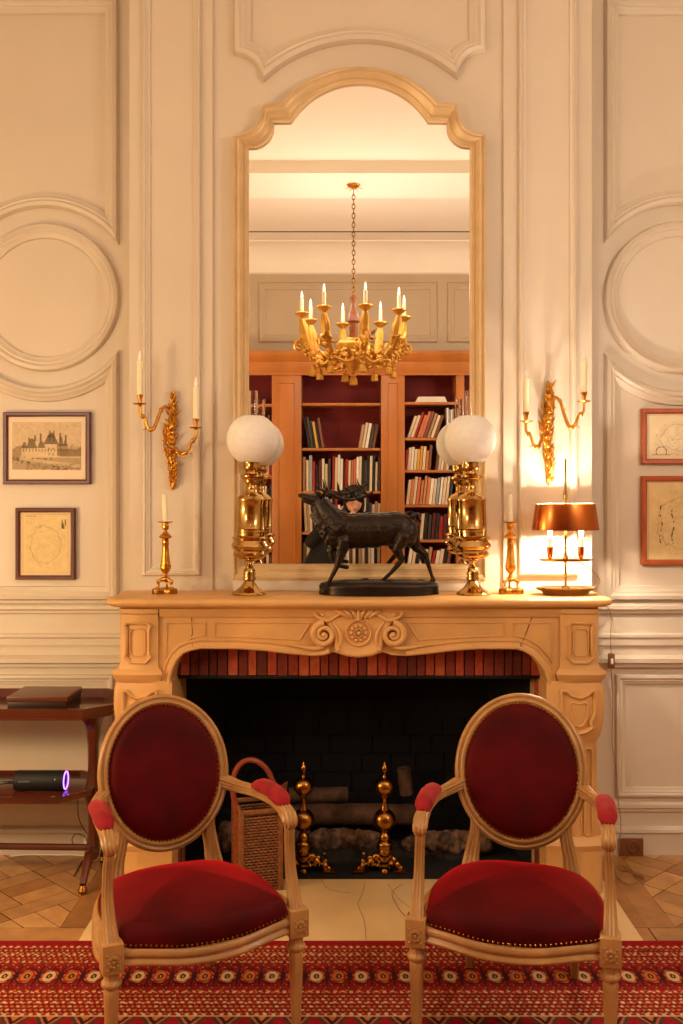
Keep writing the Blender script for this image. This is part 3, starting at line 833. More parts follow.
# ================================================================== SCONCES
def sconce(px, top, bot, arms, lb, lean=0):
    y = -.03; s3 = (y-CAMY)/F; X = PX(px, y); zc = PZ((top+bot)/2, y)
    t = thing('wall_sconce', lb, 'wall light', (X, -.014, PZ(bot, y)), 0, 'gilt rococo wall sconces')
    H = (bot-top)*s3; rr = random.Random(int(px)); pts = []
    # twisting leafy backplate
    for k in range(20):
        u = k/19; z = u*H*.96
        wv_ = .011*math.sin(u*8+.6); wid = .006+.020*math.sin(PI*min(1, u*.95+.05))**.8*(1.25 if .45 < u < .85 else .9)
        pts.append(('e', (wv_*.6, -.010, z), (wid*.7, .010+wid*.35, H*.045)))
        for sg in (-1, 1):
            pts.append(('e', (wv_*.6+sg*wid*rr.uniform(.65, 1.0), -.014-rr.uniform(0, .014), z+rr.uniform(-.012, .012)), (.0045, .007, .016), sg*rr.uniform(.1, .6)))
        x_ = wv_+rr.uniform(-.012, .012)
        pts.append(('c', (x_, -.022-.018*math.sin(PI*u), z), .0045, (x_+rr.uniform(-.012, .012), -.032-.02*math.sin(PI*u), z+.018), .0025))
    for zz_, r_ in ((.62, .016), (.78, .014)): pts.append(('e', (.002, -.034, H*zz_), (r_*.85, r_, r_*1.2)))
    pts.append(('c', (0, -.012, H*.90), .009, (.001, -.02, H*1.0), .002))
    blob('leaf_backplate', pts, .0017, GOLD, t, smooth=1, noise=.0012, nscale=160)
    for (apx, bobpy, cpy_top, cpy_bot, rootf, sg) in arms:
        ya = -.12; s4 = (ya-CAMY)/F
        ax = PX(apx, ya)-X; az = PZ(bobpy, ya)-PZ(bot, y); rz_ = H*rootf
        yl = ya+.014
        lo3 = az-.108; path = cr([(0, -.02, rz_), (ax*.16, -.045, rz_+.012), (ax*.30, -.065, rz_-.004), (ax*.40, -.085, (rz_+lo3)/2), (ax*.54, yl, lo3), (ax*.72, yl, lo3+.012), (ax*.82, yl, lo3+.045), (ax*.94, yl, lo3+.058), (ax*1.0, yl, az-.035), (ax, yl, az-.004)], 5)
        mb = MB(); mb.tube(path, lerp_list([.008, .007, .0065, .007, .008, .0065, .006, .006, .006, .005], 5), 8)
        for i in (10, 22, 33): mb.ball(path[i], .0105, 10, 6)
        for i in (12, 18, 26):
            p = path[i]; mb.tube(cr([p, p+Vector((sg*.004, -.004, -.014)), p+Vector((sg*.018, -.006, -.018))], 3), [.005, .0045, .004, .003, .003, .002, .001], 6)
        am = obj('arm', mb, GOLD, t, edge=70)
        pan = MB(); pan.lathe([(.004, -.012), (.009, -.006), (.026, -.003), (.0275, .001), (.024, .0005), (.008, .001), (.006, .006), (.0095, .012), (.0075, .018), (.012, .028), (.0145, .036), (.0105, .036)], (ax, yl, az), 20)
        obj('drip_pan', pan, GOLD, am, edge=60)
        cz = PZ(cpy_bot, ya)-PZ(bot, y); ch = (cpy_bot-cpy_top)*s4
        cz = az+.034
        ch = PZ(cpy_top, ya)-PZ(bot, y)-cz
        c = MB(); c.lathe([(.0132, 0), (.0132, ch-.001), (.009, ch)], (ax, yl, cz), 16)
        cd = obj('candle_sleeve', c, WAX, am)
        tp = MB(); tp.lathe([(.006, 0), (.0085, .008), (.009, .014), (.0065, .026), (.003, .038), (.0004, .045)], (ax, yl, cz+ch), 12)
        obj('flame_bulb', tp, TIP, cd)
sconce(171.5, 391, 486, [(140, 403.5, 361, 391, .80, -1), (196, 427.5, 387, 416, .36, 1)], 'gilt leafy two-arm wall sconce on the left panel')
sconce(548, 381, 481, [(526, 421, 379, 411, .45, -1), (584, 401, 361, 390, .80, 1)], 'gilt leafy two-arm wall sconce above the lit table lamp')

# ================================================================== OIL LAMPS
def oil_lamp(px, py, y, lb, lean):
    s3 = (y-CAMY)/F
    t = thing('oil_lamp', lb, 'oil lamp', (PX(px, y), y, ZT+.001), 0, 'brass oil lamps with round globes')
    t.rotation_euler = (0, lean, 0)
    def z(c): return (1003-c)/5.114*s3
    def L(name, pr, m=BRASS, par=t, n=40): return obj(name, MB().lathe([(r/5.114*s3, z(p)) for r, p in pr], n=n), m, par, edge=40)
    L('foot', [(86, 1003), (88, 998), (84, 992), (72, 984), (56, 972), (44, 962), (36, 950), (30, 942), (26, 934), (33, 928), (34, 920), (29, 908), (32, 896), (30, 880), (21, 864), (13, 852), (11, 840), (24, 836), (26, 830), (12, 826)])
    b = L('reservoir', [(12, 832), (40, 826), (70, 816), (84, 804), (86, 794), (78, 786), (76, 780), (90, 768), (96, 756), (92, 742), (84, 734), (82, 726), (92, 720), (94, 712), (84, 706), (74, 702), (74, 686), (77, 683), (77, 678), (74, 675), (74, 668), (76, 665), (74, 662), (74, 530), (77, 524), (77, 516), (70, 510), (64, 500), (52, 492), (36, 486), (28, 476), (26, 460)])
    L('burner', [(26, 468), (28, 456), (24, 446), (30, 436), (38, 430), (40, 418), (50, 410), (54, 402), (54, 396), (46, 392), (34, 386), (32, 376), (42, 366), (46, 352), (44, 342), (46, 328), (40, 324), (30, 326)])
    kn = MB(); kn.tube([(0, 0, z(402)), (.05*0+60/5.114*s3, 0, z(404))], [.0025, .0025], 8); kn.lathe([(.006, 0), (.008, .003), (.006, .006)], (60/5.114*s3, 0, z(404)-.003), 12)
    obj('wick_knob', kn, BRASS, t)
    # open frosted globe with thickness
    R = 25.8*s3; cz = z(211); g = []
    t0, t1 = .42, PI-.5
    for k in range(29): a = t1+(t0-t1)*k/28; g.append((R*math.sin(a), cz+R*math.cos(a)))
    for k in range(29): a = t0+(t1-t0)*k/28; g.append(((R-.002)*math.sin(a), cz+(R-.002)*math.cos(a)))
    mb = MB(); n = 48
    mb.grid([[(r*math.cos(2*PI*k/n), r*math.sin(2*PI*k/n), zz) for k in range(n)] for r, zz in g], True, False, False, True)
    obj('globe_shade', mb, FROST, t)
    c0, c1 = z(330), z(-38)
    r = 4.6*s3
    gl = MB(); ro = [(r*1.25, c0), (r*1.5, c0+.03), (r*1.3, c0+.055), (r, c0+.08), (r, c1)]
    ri = [(a-.0016, b) for a, b in reversed(ro)]
    gl.grid([[(a*math.cos(2*PI*k/24), a*math.sin(2*PI*k/24), zz) for k in range(24)] for a, zz in ro+ri], True, False, False, True)
    obj('glass_chimney', gl, GLASS, t)
    return t
oil_lamp(249, 597, -.195, 'brass oil lamp with frosted globe left of the stag statue', .022)
oil_lamp(473, 597, -.195, 'brass oil lamp with frosted globe between stag statue and right candlestick', -.018)

# ================================================================== CANDLESTICKS
def candlestick(px, lb, lb2):
    y = -.15; s3 = (y-CAMY)/F/8.533; X = PX(px, y)
    t = thing('candlestick', lb, 'candlestick', (X, y, ZT+.001), 0, 'gilt candlesticks on the mantelpiece')
    def z(c): return (975-c)*s3*.99
    mb = MB()
    # three-sided plinth with incurved sides
    rows = []
    for r, zz in ((116, 975), (118, 968), (118, 938), (108, 930), (96, 928)):
        row = []
        for k in range(36):
            a = 2*PI*k/36+PI/2; m3 = .80+.20*math.cos(3*(a+PI/6))
            row.append((r*s3*m3*math.cos(a), r*s3*m3*math.sin(a), z(zz)))
        rows.append(row)
    mb.grid(rows, True, True, True)
    obj('plinth', mb, ABRASS, t, edge=40)
    pts = []
    for k in range(3):
        a = 2*PI*k/3-PI/6+PI/3*2*0
        ca, sa = math.cos(a), math.sin(a)
        pts.append(('c', (ca*66*s3, sa*66*s3, z(930)), 11*s3, (ca*58*s3, sa*58*s3, z(900)), 9*s3))
        pts.append(('c', (ca*58*s3, sa*58*s3, z(900)), 9*s3, (ca*70*s3, sa*70*s3, z(872)), 13*s3))
        pts.append(('c', (ca*70*s3, sa*70*s3, z(872)), 14*s3, (ca*20*s3, sa*20*s3, z(850)), 16*s3))
        pts.append(('e', (ca*76*s3, sa*76*s3, z(926)), (15*s3, 15*s3, 9*s3)))
    pts.append(('e', (0, 0, z(852)), (40*s3, 40*s3, 24*s3)))
    pts.append(('c', (0, 0, z(850)), 18*s3, (0, 0, z(818)), 14*s3))
    blob('paw_tripod', pts, .0016, GOLD, t, smooth=1)
    col_ = [(16, 826), (22, 820), (12, 810), (22, 800), (40, 776), (46, 756), (44, 742), (48, 738), (48, 730), (40, 726), (36, 690), (30, 620), (26, 560), (30, 552), (32, 545), (27, 540), (27, 520), (34, 516), (24, 510), (26, 506), (44, 498), (56, 488), (52, 484), (36, 468), (14, 446), (12, 432), (24, 424), (30, 408), (26, 384), (24, 372), (34, 368), (62, 364), (64, 358), (60, 356), (26, 360), (26, 378), (3, 378)]
    obj('stem', MB().lathe([(r*s3, z(p)) for r, p in col_], n=48, flute=.03, fn=12), GOLD, t, edge=40)
    c = MB(); h = z(122)-z(376)
    c.lathe([(23*s3, 0), (23*s3, h-.003), (20*s3, h), (6*s3, h-.004)], n=20)
    cn = obj('candle', c, WAX, None); cn.location = (X, y, ZT+.001+z(376)); cn.rotation_euler = (0, -.03, 0)
    wk = MB(); wk.tube([(0, 0, h-.004), (.0005, 0, h+.006)], .0009, 6)
    obj('wick', wk, BLACKR, cn)
    tag(cn, lb2, 'candle', 'candles in the mantel candlesticks')
candlestick(165.5, 'gilt paw-footed candlestick at the left end of the mantelpiece', 'ivory candle in the left mantel candlestick')
candlestick(510.5, 'gilt paw-footed candlestick between oil lamp and copper-shaded lamp', 'ivory candle in the candlestick beside the copper-shaded lamp')

# ================================================================== BOUILLOTTE LAMP
yl_ = -.19; s3 = (yl_-CAMY)/F; LX = PX(565.5, yl_)
lamp = thing('table_lamp', 'lit bouillotte table lamp with oval copper shade at right of mantelpiece', 'lamp', (LX, yl_, ZT+.001))
def lz(py): return PZ(py, yl_)-ZT-.001
SY = .62
obj('dish_base', MB().lathe([(.085, 0), (.092, .003), (.098, .012), (.118, .020), (.124, .026), (.121, .029), (.112, .024), (.06, .020), (.02, .022), (.016, .030), (.009, .036)], n=48, sy=SY), BRASS, lamp, edge=40)
obj('rod', MB().lathe([(.006, .03), (.0065, .05), (.005, .055), (.005, lz(563)), (.010, lz(561)), (.010, lz(556)), (.005, lz(552)), (.005, lz(540)), (.008, lz(537)), (.005, lz(534)), (.0042, lz(500)), (.009, lz(499)), (.009, lz(494)), (.0055, lz(490)), (.004, lz(462)), (.0055, lz(460)), (.001, lz(458))], n=20), BRASS, lamp, edge=40)
tr = MB(); tr.lathe([(.004, lz(562)), (.07, lz(562)), (.108, lz(560.5)), (.112, lz(559)), (.108, lz(559.5)), (.07, lz(561)), (.004, lz(561))], n=40, sy=.5)
obj('candle_tray', tr, BRASS, lamp)
for sg in (-1, 1):
    hx = sg*15.5*s3
    cp = obj('candle_cup', MB().lathe([(.004, lz(561)), (.005, lz(559)), (.011, lz(556)), (.0125, lz(552)), (.0135, lz(547)), (.010, lz(546.5)), (.008, lz(548)), (.003, lz(548))], (hx, 0, 0), 20), COPPER, lamp, edge=50)
    obj('candle_sleeve', MB().lathe([(.008, lz(548)), (.008, lz(539)), (.005, lz(538.6))], (hx, 0, 0), 16), WAX, cp)
    obj('bulb', MB().lathe([(.004, lz(538.6)), (.009, lz(533)), (.0115, lz(527)), (.0115, lz(522)), (.008, lz(516)), (.003, lz(512)), (.0003, lz(511))], (hx, 0, 0), 16), BULB, cp)
    for q in range(1):
        ld = bpy.data.lights.new('lamp_bulb_light', 'POINT'); ld.energy = 100; ld.color = (1, .83, .64); ld.shadow_soft_size = .013
        lo_ = bpy.data.objects.new('lamp_bulb_light', ld); C.objects.link(lo_)
        lo_.location = (LX+hx, yl_, ZT+lz(520.5)); lo_.parent = None
r0, r1 = 33.3*s3, 29.6*s3
def shade(rad, dz=0): return [[(a*math.cos(2*PI*k/56), .72*a*math.sin(2*PI*k/56), zz) for k in range(56)] for a, zz in rad]
mb = MB(); mb.grid(shade([(r0, lz(530)), (r0+.001, lz(529)), (r1+.001, lz(504.5)), (r1, lz(503.5))]), True)
sh_ = obj('copper_shade', mb, COPPER, lamp)
mb = MB(); mb.grid(shade([(r0-.0015, lz(530)), (r1-.0015, lz(503.5))]), True)
obj('shade_lining', mb, SHADEIN, sh_)
sp_ = MB()
for k in range(4):
    a = PI/4+PI/2*k; sp_.tube([(0, 0, lz(505)), (r1*math.cos(a)*.99, .72*r1*math.sin(a)*.99, lz(504.5))], .0018, 6)
obj('shade_spider', sp_, BRASS, sh_)

# cord: lamp -> shelf edge -> down the wall, with a rocker switch, then loose on the floor
cd = thing('lamp_cord', 'thin gold electric cord hanging down the right wall with inline switch', 'cord', (PX(611, .1), .1, .003))
cpts = [(LX+.05, yl_+.02, ZT+lz(561)), (PX(590, -.14), -.14, PZ(569, -.14)), (PX(600, -.08), -.08, PZ(581, -.08)), (SX1+.018, -.02, 1.180), (SX1+.026, .03, 1.14), P(609.5, 610, .12), P(610.5, 640, .095), P(611, 652, .095), P(611, 668, .095), P(613, 700, .13), P(612, 740, .13), P(616, 770, .13), P(618, 800, .115), P(621, 822, .10), P(619, 845, .06)]
mb = MB(); mb.tube(cr(cpts, 8), .0018, 6)
fl = []
for a, b in ((619, 868), (628, 872), (642, 876), (643, 880), (633, 872), (622, 866), (616, 868), (618, 878), (628, 884), (638, 880), (634, 874)):
    d = F*(CAMZ-.006)/(b-CY); fl.append(((a-CX)*d/F, CAMY+d, .005+.003*(len(fl) % 2)))
mb.tube(cr([cpts[-1]]+fl, 6), .0024, 6)
obj('flex', mb, CORDM, cd, w=True)
swx, swz = PX(611.5, .09), PZ(661, .09)
sw = obj('switch', MB().box(swx-.013, swx+.013, .082, .108, swz-.032, swz+.032), BROWNP, cd, w=True, bevel=.005)
obj('rocker', MB().box(swx-.005, swx+.005, .076, .084, swz-.012, swz+.012), WHITEP, sw, w=True, bevel=.002)
# wall socket
so = thing('wall_socket', 'brown double wall socket on the right baseboard', 'socket', (PX(634, .12), .12, PZ(848, .12)))
x0, x1 = PX(619, .12), PX(643, .12)
sb = obj('backplate', MB().box(x0, x1, .112, .1279, PZ(857, .12), PZ(838.5, .12)), BROWNP, so, w=True, bevel=.003)
c = MB(); rows = []
cxs, czs = PX(633.5, .11), PZ(847, .11)
for r, h in ((.027, .112), (.027, .106), (.022, .105), (.021, .110), (0.0005, .110)):
    rows.append([(cxs+r*math.cos(2*PI*k/28), h, czs+r*math.sin(2*PI*k/28)) for k in range(28)])
c.grid(rows, True)
obj('outlet', c, BROWNP, sb, w=True)
c = MB()
for dx in (-.0095, .0095): c.ball((cxs+dx, .110, czs), (.003, .002, .003), 8, 6)
obj('pin_hole', c, BLACKR, sb, w=True)

# ================================================================== STAG STATUE
yg = -.2; sg3 = (yg-CAMY)/F
st = thing('stag_statue', 'dark bronze statue of a walking stag on an oval rocky base', 'statue', (PX(378, yg), yg, ZT+.001))
def G(px, py, dy=0): return ((px-378)*sg3, dy, PZ(py, yg)-ZT-.001)
def cc_(a, ra, b, rb_, da=0, db=None):
    if db is None: db = da
    return ('c', G(*a, da), ra*sg3, G(*b, db), rb_*sg3)
B = []
# barrel
for a, b, rx, rz, ry in ((350, 532, 13, 17.5, 11), (361, 531.5, 15, 17.5, 12), (373, 531, 15, 17.5, 12.5), (386, 530, 14, 16.5, 12), (397, 528, 13, 15.5, 11.5), (402, 527.5, 9, 14.5, 10.5)):
    B.append(('e', G(a, b), (rx*1.45*sg3, ry*sg3*1.02, rz*sg3*.98)))
B.append(('e', G(338, 533), (12*sg3, 10*sg3, 16*sg3)))       # chest
B.append(('e', G(341, 520), (9*sg3, 7*sg3, 9*sg3)))          # withers
# neck with shaggy mane
B += [cc_((340, 528), 13.5, (327, 513), 10), cc_((327, 513), 10, (320, 503), 7), cc_((334, 538), 10, (322, 522), 8.5), cc_((322, 522), 8.5, (316, 508), 6)]
for k in range(16):
    rr = random.Random(40+k); u = rr.random()
    a = (330-14*u+rr.uniform(-3, 3), 540-30*u); B.append(cc_(a, 3, (a[0]-3, a[1]+6), 1, rr.uniform(-.03, .03)))
# head lifted and stretched forward
B += [cc_((321, 501), 6.4, (313, 499), 5), cc_((313, 499), 4.8, (304, 496.5), 3), cc_((304, 496), 2.9, (300, 495.5), 2.3), cc_((312, 503), 3, (303.5, 501), 1.5)]
B += [cc_((321, 497), 2, (315, 491.5), 1.0, -.022, -.045), cc_((322, 497), 2, (328, 492), 1.0, .022, .05)]
# haunch
B += [('e', G(408, 533, -.018), (9.5*sg3, 7*sg3, 13.5*sg3)), ('e', G(411, 533, .018), (9*sg3, 7*sg3, 13*sg3))]
# near hind leg (forward)
B += [cc_((404, 536), 8.5, (396, 549), 5, -.025), cc_((396, 549), 5, (402, 559), 3, -.027), cc_((402, 559), 3, (391, 572), 2.1, -.027), cc_((391, 572), 2, (380, 582), 1.9, -.027), cc_((380, 582), 2.4, (377, 585), 2.6, -.027)]
# far hind leg (back)
B += [cc_((412, 536), 8, (416, 547), 5, .025), cc_((416, 547), 5, (426, 555), 3.2, .027), cc_((426, 555), 3.1, (430, 569), 2.1, .027), cc_((430, 569), 2, (434, 580), 1.9, .027), cc_((434, 580), 2.4, (432, 583), 2.7, .027)]
# near fore leg (standing)
B += [cc_((344, 540), 7.5, (341, 553), 4.4, -.022), cc_((341, 553), 4.4, (337, 566), 2.9, -.024), cc_((337, 566), 2.7, (330, 580), 2, -.024), cc_((330, 580), 2, (326, 587), 2.2, -.024), cc_((326, 587), 2.5, (323.5, 589), 2.5, -.024)]
# far fore leg (lifted)
B += [cc_((337, 542), 7, (331, 551), 3.8, .02), cc_((331, 551), 3.6, (333, 560), 2.7, .02), cc_((333, 560), 2.6, (340, 566.5), 2, .02), cc_((340, 566.5), 2, (347, 567.5), 2.3, .02)]
# tail
B += [cc_((412, 517), 3, (417, 514), 2.2), cc_((417, 514), 2.0, (420, 521), 1.6)]
blob('stag_body', B, .0022, BRONZE, st, smooth=4, noise=.0012, nscale=90)
for sgn in (-1, 1):
    d = .012*sgn; a = MB()
    def A(px, py, f): return G(px, py, d+sgn*f)
    main = cr([A(323, 497, 0), A(326, 491, .02), A(334, 492, .045), A(345, 494, .06), A(355, 491, .07), A(363, 486, .065), A(367, 480, .055)], 5)
    if sgn > 0: main = cr([A(323, 497, 0), A(330, 494, .02), A(341, 499, .04), A(352, 500, .05), A(362, 497, .06), A(370, 494, .06), A(374, 491, .05)], 5)
    a.tube(main, lerp_list([.0075, .0068, .006, .0055, .005, .004, .0015], 5), 8)
    def tine(i, dx, dz, dy=0, r=.0042):
        p = main[i]; e = p+Vector((dx, dy*sgn, dz))
        mid = p+Vector((dx*.75, dy*.6*sgn, dz*.35))
        a.tube(cr([p, mid, e], 4), lerp_list([r, r*.8, .001], 4), 7)
    tine(4, -.030, .040, .01); tine(7, -.022, .046, .02); tine(13, -.012, .046, .01); tine(18, -.014, .042, .0); tine(24, -.020, .035, -.01); tine(24, .022, .018, .02)
    obj('antler', a, BRONZE, st)
# base
bs = MB(); rows = []; rr = random.Random(2)
jit = [1+.04*math.sin(5*k*2*PI/48)+.03*math.sin(3*k*2*PI/48+1) for k in range(48)]
for f, py in ((1.0, 598.2), (1.0, 596), (.99, 592), (1.0, 590), (.97, 587), (.9, 585.5), (.6, 583.5), (.2, 583)):
    rows.append([((59*f*jit[k]*math.cos(2*PI*k/48)-.3)*sg3, .085*f*math.sin(2*PI*k/48), max(0, (598.5-py)*sg3*.98 - (0))) for k in range(48)])
bs.grid(rows, True, True, True)
obj('oval_base', bs, BRONZE, st, edge=50)
for q in ([('e', G(365, 583), (9*sg3, .03, 5*sg3)), ('e', G(360, 585), (6*sg3, .025, 4*sg3)), ('e', G(371, 585, .01), (6*sg3, .02, 4*sg3))], [('e', G(420, 583, .02), (7*sg3, .02, 3.5*sg3)), ('e', G(428, 585, .03), (7*sg3, .03, 3*sg3))], [('e', G(326, 590, -.024), (7*sg3, .02, 3*sg3))], [('e', G(380, 586, -.024), (7*sg3, .02, 3*sg3))]):
    blob('rock', q, .003, BRONZE, st, smooth=1, noise=.003, nscale=60)

# ================================================================== PICTURES
def raster(w_, h_, bg):
    return np.ones((h_, w_, 3))*np.array(bg)
def picture(name, x0p, y0p, x1p, y1p, fw_, m, mount, pr_rect, fn, lb):
    yw = YS; y = YS-.02
    x0, x1, z1, z0 = PX(x0p, y), PX(x1p, y), PZ(y0p, y), PZ(y1p, y)
    t = thing(name, lb, 'picture', ((x0+x1)/2, y, z0), 0, 'framed prints on the side walls')
    s4 = (y-CAMY)/F; f = fw_*s4
    cxx = (x0+x1)/2
    def q(x, z): return (x-cxx, z-z0)
    path = [q(x0, z0), q(x1, z0), q(x1, z1), q(x0, z1)]
    mb = MB(); sweep2(mb, path, [(0, -.018), (0, .004), (.15*f, .008), (.7*f, .007), (.85*f, .003), (f, .002), (f, -.018)], 0)
    fo = obj('frame', mb, m, t)
    mb = MB(); a, b = q(x0+f*.8, z0+f*.8); c, d = q(x1-f*.8, z1-f*.8)
    mb.box(a, c, .004, .018, b, d)
    obj('mount', mb, mount, t, smooth=False)
    px0, py0, px1, py1 = pr_rect
    a, d = q(PX(px0, y), PZ(py0, y)); c, b = q(PX(px1, y), PZ(py1, y))
    W_, H_ = 150, int(150*(d-b)/(c-a))
    img = fn(W_, H_)
    colour_grid('print', np.linspace(a, c, W_), np.linspace(b, d, H_), lambda X, Z: img[::-1].copy(), PRINTM, t, c=.0032)
def nprand(w_, h_, cell, seed):
    r = np.random.RandomState(seed); gx, gz = w_//cell+2, h_//cell+2
    g = r.rand(gz, gx); yy, xx = np.mgrid[0:h_, 0:w_]/cell
    i, j = yy.astype(int), xx.astype(int); fy, fx = yy-i, xx-j
    fy = fy*fy*(3-2*fy); fx = fx*fx*(3-2*fx)
    return (g[i, j]*(1-fy)*(1-fx)+g[i+1, j]*fy*(1-fx)+g[i, j+1]*(1-fy)*fx+g[i+1, j+1]*fy*fx)
def castle(w_, h_):
    im = raster(w_, h_, rgb(206, 182, 146)); yy, xx = np.mgrid[0:h_, 0:w_]; u = xx/w_; v = yy/h_
    n1 = nprand(w_, h_, 12, 1)*.6+nprand(w_, h_, 5, 2)*.4; n2 = nprand(w_, h_, 3, 3)
    im *= (1-.18*(n1-.3)[..., None]*(v < .6)[..., None])
    dk = np.array(rgb(92, 72, 48)); md_ = np.array(rgb(130, 104, 68)); lt = np.array(rgb(208, 184, 146))
    def put(mask, c, a=1.0): im[mask] = im[mask]*(1-a)+np.array(c)*a
    put((v > .52+.05*n1) & (v < .72) & (u > .68), md_, .6)
    put((v > .42+.18*n1) & (u < .2) & (v < .75), md_, .7)
    put((v > .5+.1*n2) & (u > .62) & (v < .7), dk, .45)
    put((u > .78) & (v > .3+.3*n1) & (v < .62), md_, .35)
    put((u > .13) & (u < .48) & (v > .52) & (v < .72), lt, .8)
    put((u > .46) & (u < .66) & (v > .44) & (v < .84), lt, 1)
    put((u > .64) & (u < .8) & (v > .46) & (v < .7), md_, .7)
    for c0, c1, top, bot in ((.13, .22, .42, .54), (.2, .36, .34, .54), (.36, .48, .40, .53), (.45, .67, .25, .46), (.5, .62, .22, .32), (.66, .74, .3, .5), (.73, .8, .38, .5)):
        put((np.abs(u-(c0+c1)/2) < (c1-c0)/2*np.clip(.35+.65*(v-top)/(bot-top), 0, 1)) & (v > top) & (v < bot), dk, .8)
    for a in (.24, .33, .41, .54, .60, .69, .77): put((np.abs(u-a) < .012) & (v > .16+.5*abs(a-.56)) & (v < .4), dk, .8)
    for a in np.arange(.16, .8, .045): put((np.abs(u-a) < .008) & (np.abs(v-.58) < .03), dk, .7)
    for a, b in ((.53, .55), (.59, .55), (.53, .66), (.59, .66), (.56, .75)): put((np.abs(u-a) < .01) & (np.abs(v-b) < .025), dk, .8)
    put((v > .72+.03*n1) & (v < .98), md_, .5); put((v > .74) & (v < .86) & (n2+u*.3 < .5) & (u < .5), dk, .7)
    put((v > .70+.18*u) & (v < .76+.2*u) & (u > .1), lt, .7)
    put((v > .86) & (n2 > .45) & (u > .2), dk, .45); put((v > .9) & (u > .55) & (u < .8) & (n1 > .3), dk, .7)
    return im*(.88+.2*n2[..., None])
def mapfn(seed, extra=None, bg=(222, 196, 140)):
    def f(w_, h_):
        im = raster(w_, h_, rgb(*bg)); yy, xx = np.mgrid[0:h_, 0:w_]; u = xx/w_; v = yy/h_
        dk = np.array(rgb(112, 88, 56))
        n = nprand(w_, h_, 22, seed)*.6+nprand(w_, h_, 9, seed+1)*.4
        inside = (np.hypot((u-.5)/.44, (v-.52)/.42) < 1.0)
        for lv in (.3, .4, .48, .55, .63):
            m_ = (np.abs(n-lv) < .009) & inside; im[m_] = im[m_]*.72+dk*.28
        r = np.random.RandomState(seed); d = (r.rand(h_, w_) > .90) & (nprand(w_, h_, 6, seed+5) > .5) & inside
        im[d] = im[d]*.7+dk*.3
        out = inside & ((np.abs(np.hypot((u-.5)/.44, (v-.52)/.42)-.9+n*.3) < .02)); im[out] = im[out]*.65+dk*.35
        bd = (np.minimum(np.minimum(u, 1-u)*w_/h_, np.minimum(v, 1-v)) < .008); im[bd] = im[bd]*.5+dk*.5
        if extra == 'a':
            t_ = (v > .03) & (v < .045) & (u > .06) & (u < .3) & (xx % 3 > 0); im[t_] = dk
            for q in range(5):
                t_ = (np.abs(v-(.08+q*.022)) < .004) & (u > .06) & (u < .26) & (r.rand(h_, w_) > .4); im[t_] = im[t_]*.5+dk*.5
            t_ = (u > .84) & (u < .97) & (v > .14) & (v < .25) & (np.abs(u-.87)*(3) < (v-.10)) ; im[t_] = dk*.9
            t_ = ((np.abs(u-.86) < .012) | (np.abs(u-.93) < .012)) & (v > .09) & (v < .2); im[t_] = dk*.8
        if extra == 'b':
            rr = np.hypot((u-.16)*w_/h_, v-.84); t_ = (np.abs(rr-.12) < .009) & (v < .9); im[t_] = dk*.8
            t_ = (np.abs(v-.9) < .008) & (u < .28) & (u > .04); im[t_] = dk*.8
        if extra == 'c':
            for c in (.22, .42): t_ = (np.abs(u-c+.02*np.sin(v*20)) < .012) & (v > .3) & (v < .8) & (nprand(w_, h_, 4, 8) > .4); im[t_] = dk*.7
        return im*(.93+.12*nprand(w_, h_, 15, seed+9)[..., None])
    return f
picture('framed_print', 3.2, 412, 90.4, 484.3, 4.8, FRAMEW, PAPER, (12, 422, 81, 470), castle, 'dark-framed engraving of a turreted castle on the left wall')
picture('framed_map', 15.6, 508, 75, 579.6, 4.4, FRAMEW, mat('cream_mount', rgb(224, 196, 150), .8), (22.5, 514, 68, 573), mapfn(11, 'a'), 'dark-framed old map on the left wall below the castle engraving')
picture('framed_map', 641.5, 408.5, 735, 464, 5.2, FRAMEO, PAPER, (649, 415, 727, 458.5), mapfn(23, 'b', (230, 212, 176)), 'orange-wood-framed wide map at top of the right wall pair')
picture('framed_map', 641.5, 476, 714, 565, 5.4, FRAMEO, PAPER, (648, 482, 707.5, 559.5), mapfn(37, 'c', (216, 188, 136)), 'orange-wood-framed brown map, lower of the right wall pair')

# ================================================================== TROLLEY TABLE AT LEFT
TX = PX(94, -.12); TCX = TX-.45
tb = thing('side_table', 'dark mahogany two-tier tray table against the left wall', 'table', (TCX, -.13, 0))
def octa(hx, hy, c): return [(-hx, -hy+c), (-hx+c, -hy), (hx-c, -hy), (hx, -hy+c), (hx, hy-c), (hx-c, hy), (-hx+c, hy), (-hx, hy-c)]
def tray(hx, hy, c, z, th, rim, flare, par, name):
    mb = MB(); o1 = octa(hx, hy, c)
    mb.grid([[(x, y, z) for x, y in o1], [(x, y, z+th) for x, y in o1]], True, True, True)
    p = obj(name, mb, MAHOG, par, bevel=.003)
    if rim:
        o2 = octa(hx+flare, hy+flare, c+flare*.4); o3 = octa(hx+flare-.009, hy+flare-.009, c+flare*.4); o4 = octa(hx-.012, hy-.012, c)
        mb = MB(); mb.grid([[(x, y, z+th*.6) for x, y in o1], [(x, y, z+th+rim) for x, y in o2], [(x, y, z+th+rim) for x, y in o3], [(x, y, z+th) for x, y in o4]], True)
        obj('gallery_rim', mb, MAHOG, p, smooth=False)
tray(.545, .19, .09, .690, .018, .032, .022, tb, 'tray_top')
tray(.46, .185, .10, .362, .018, .010, .008, tb, 'lower_shelf')
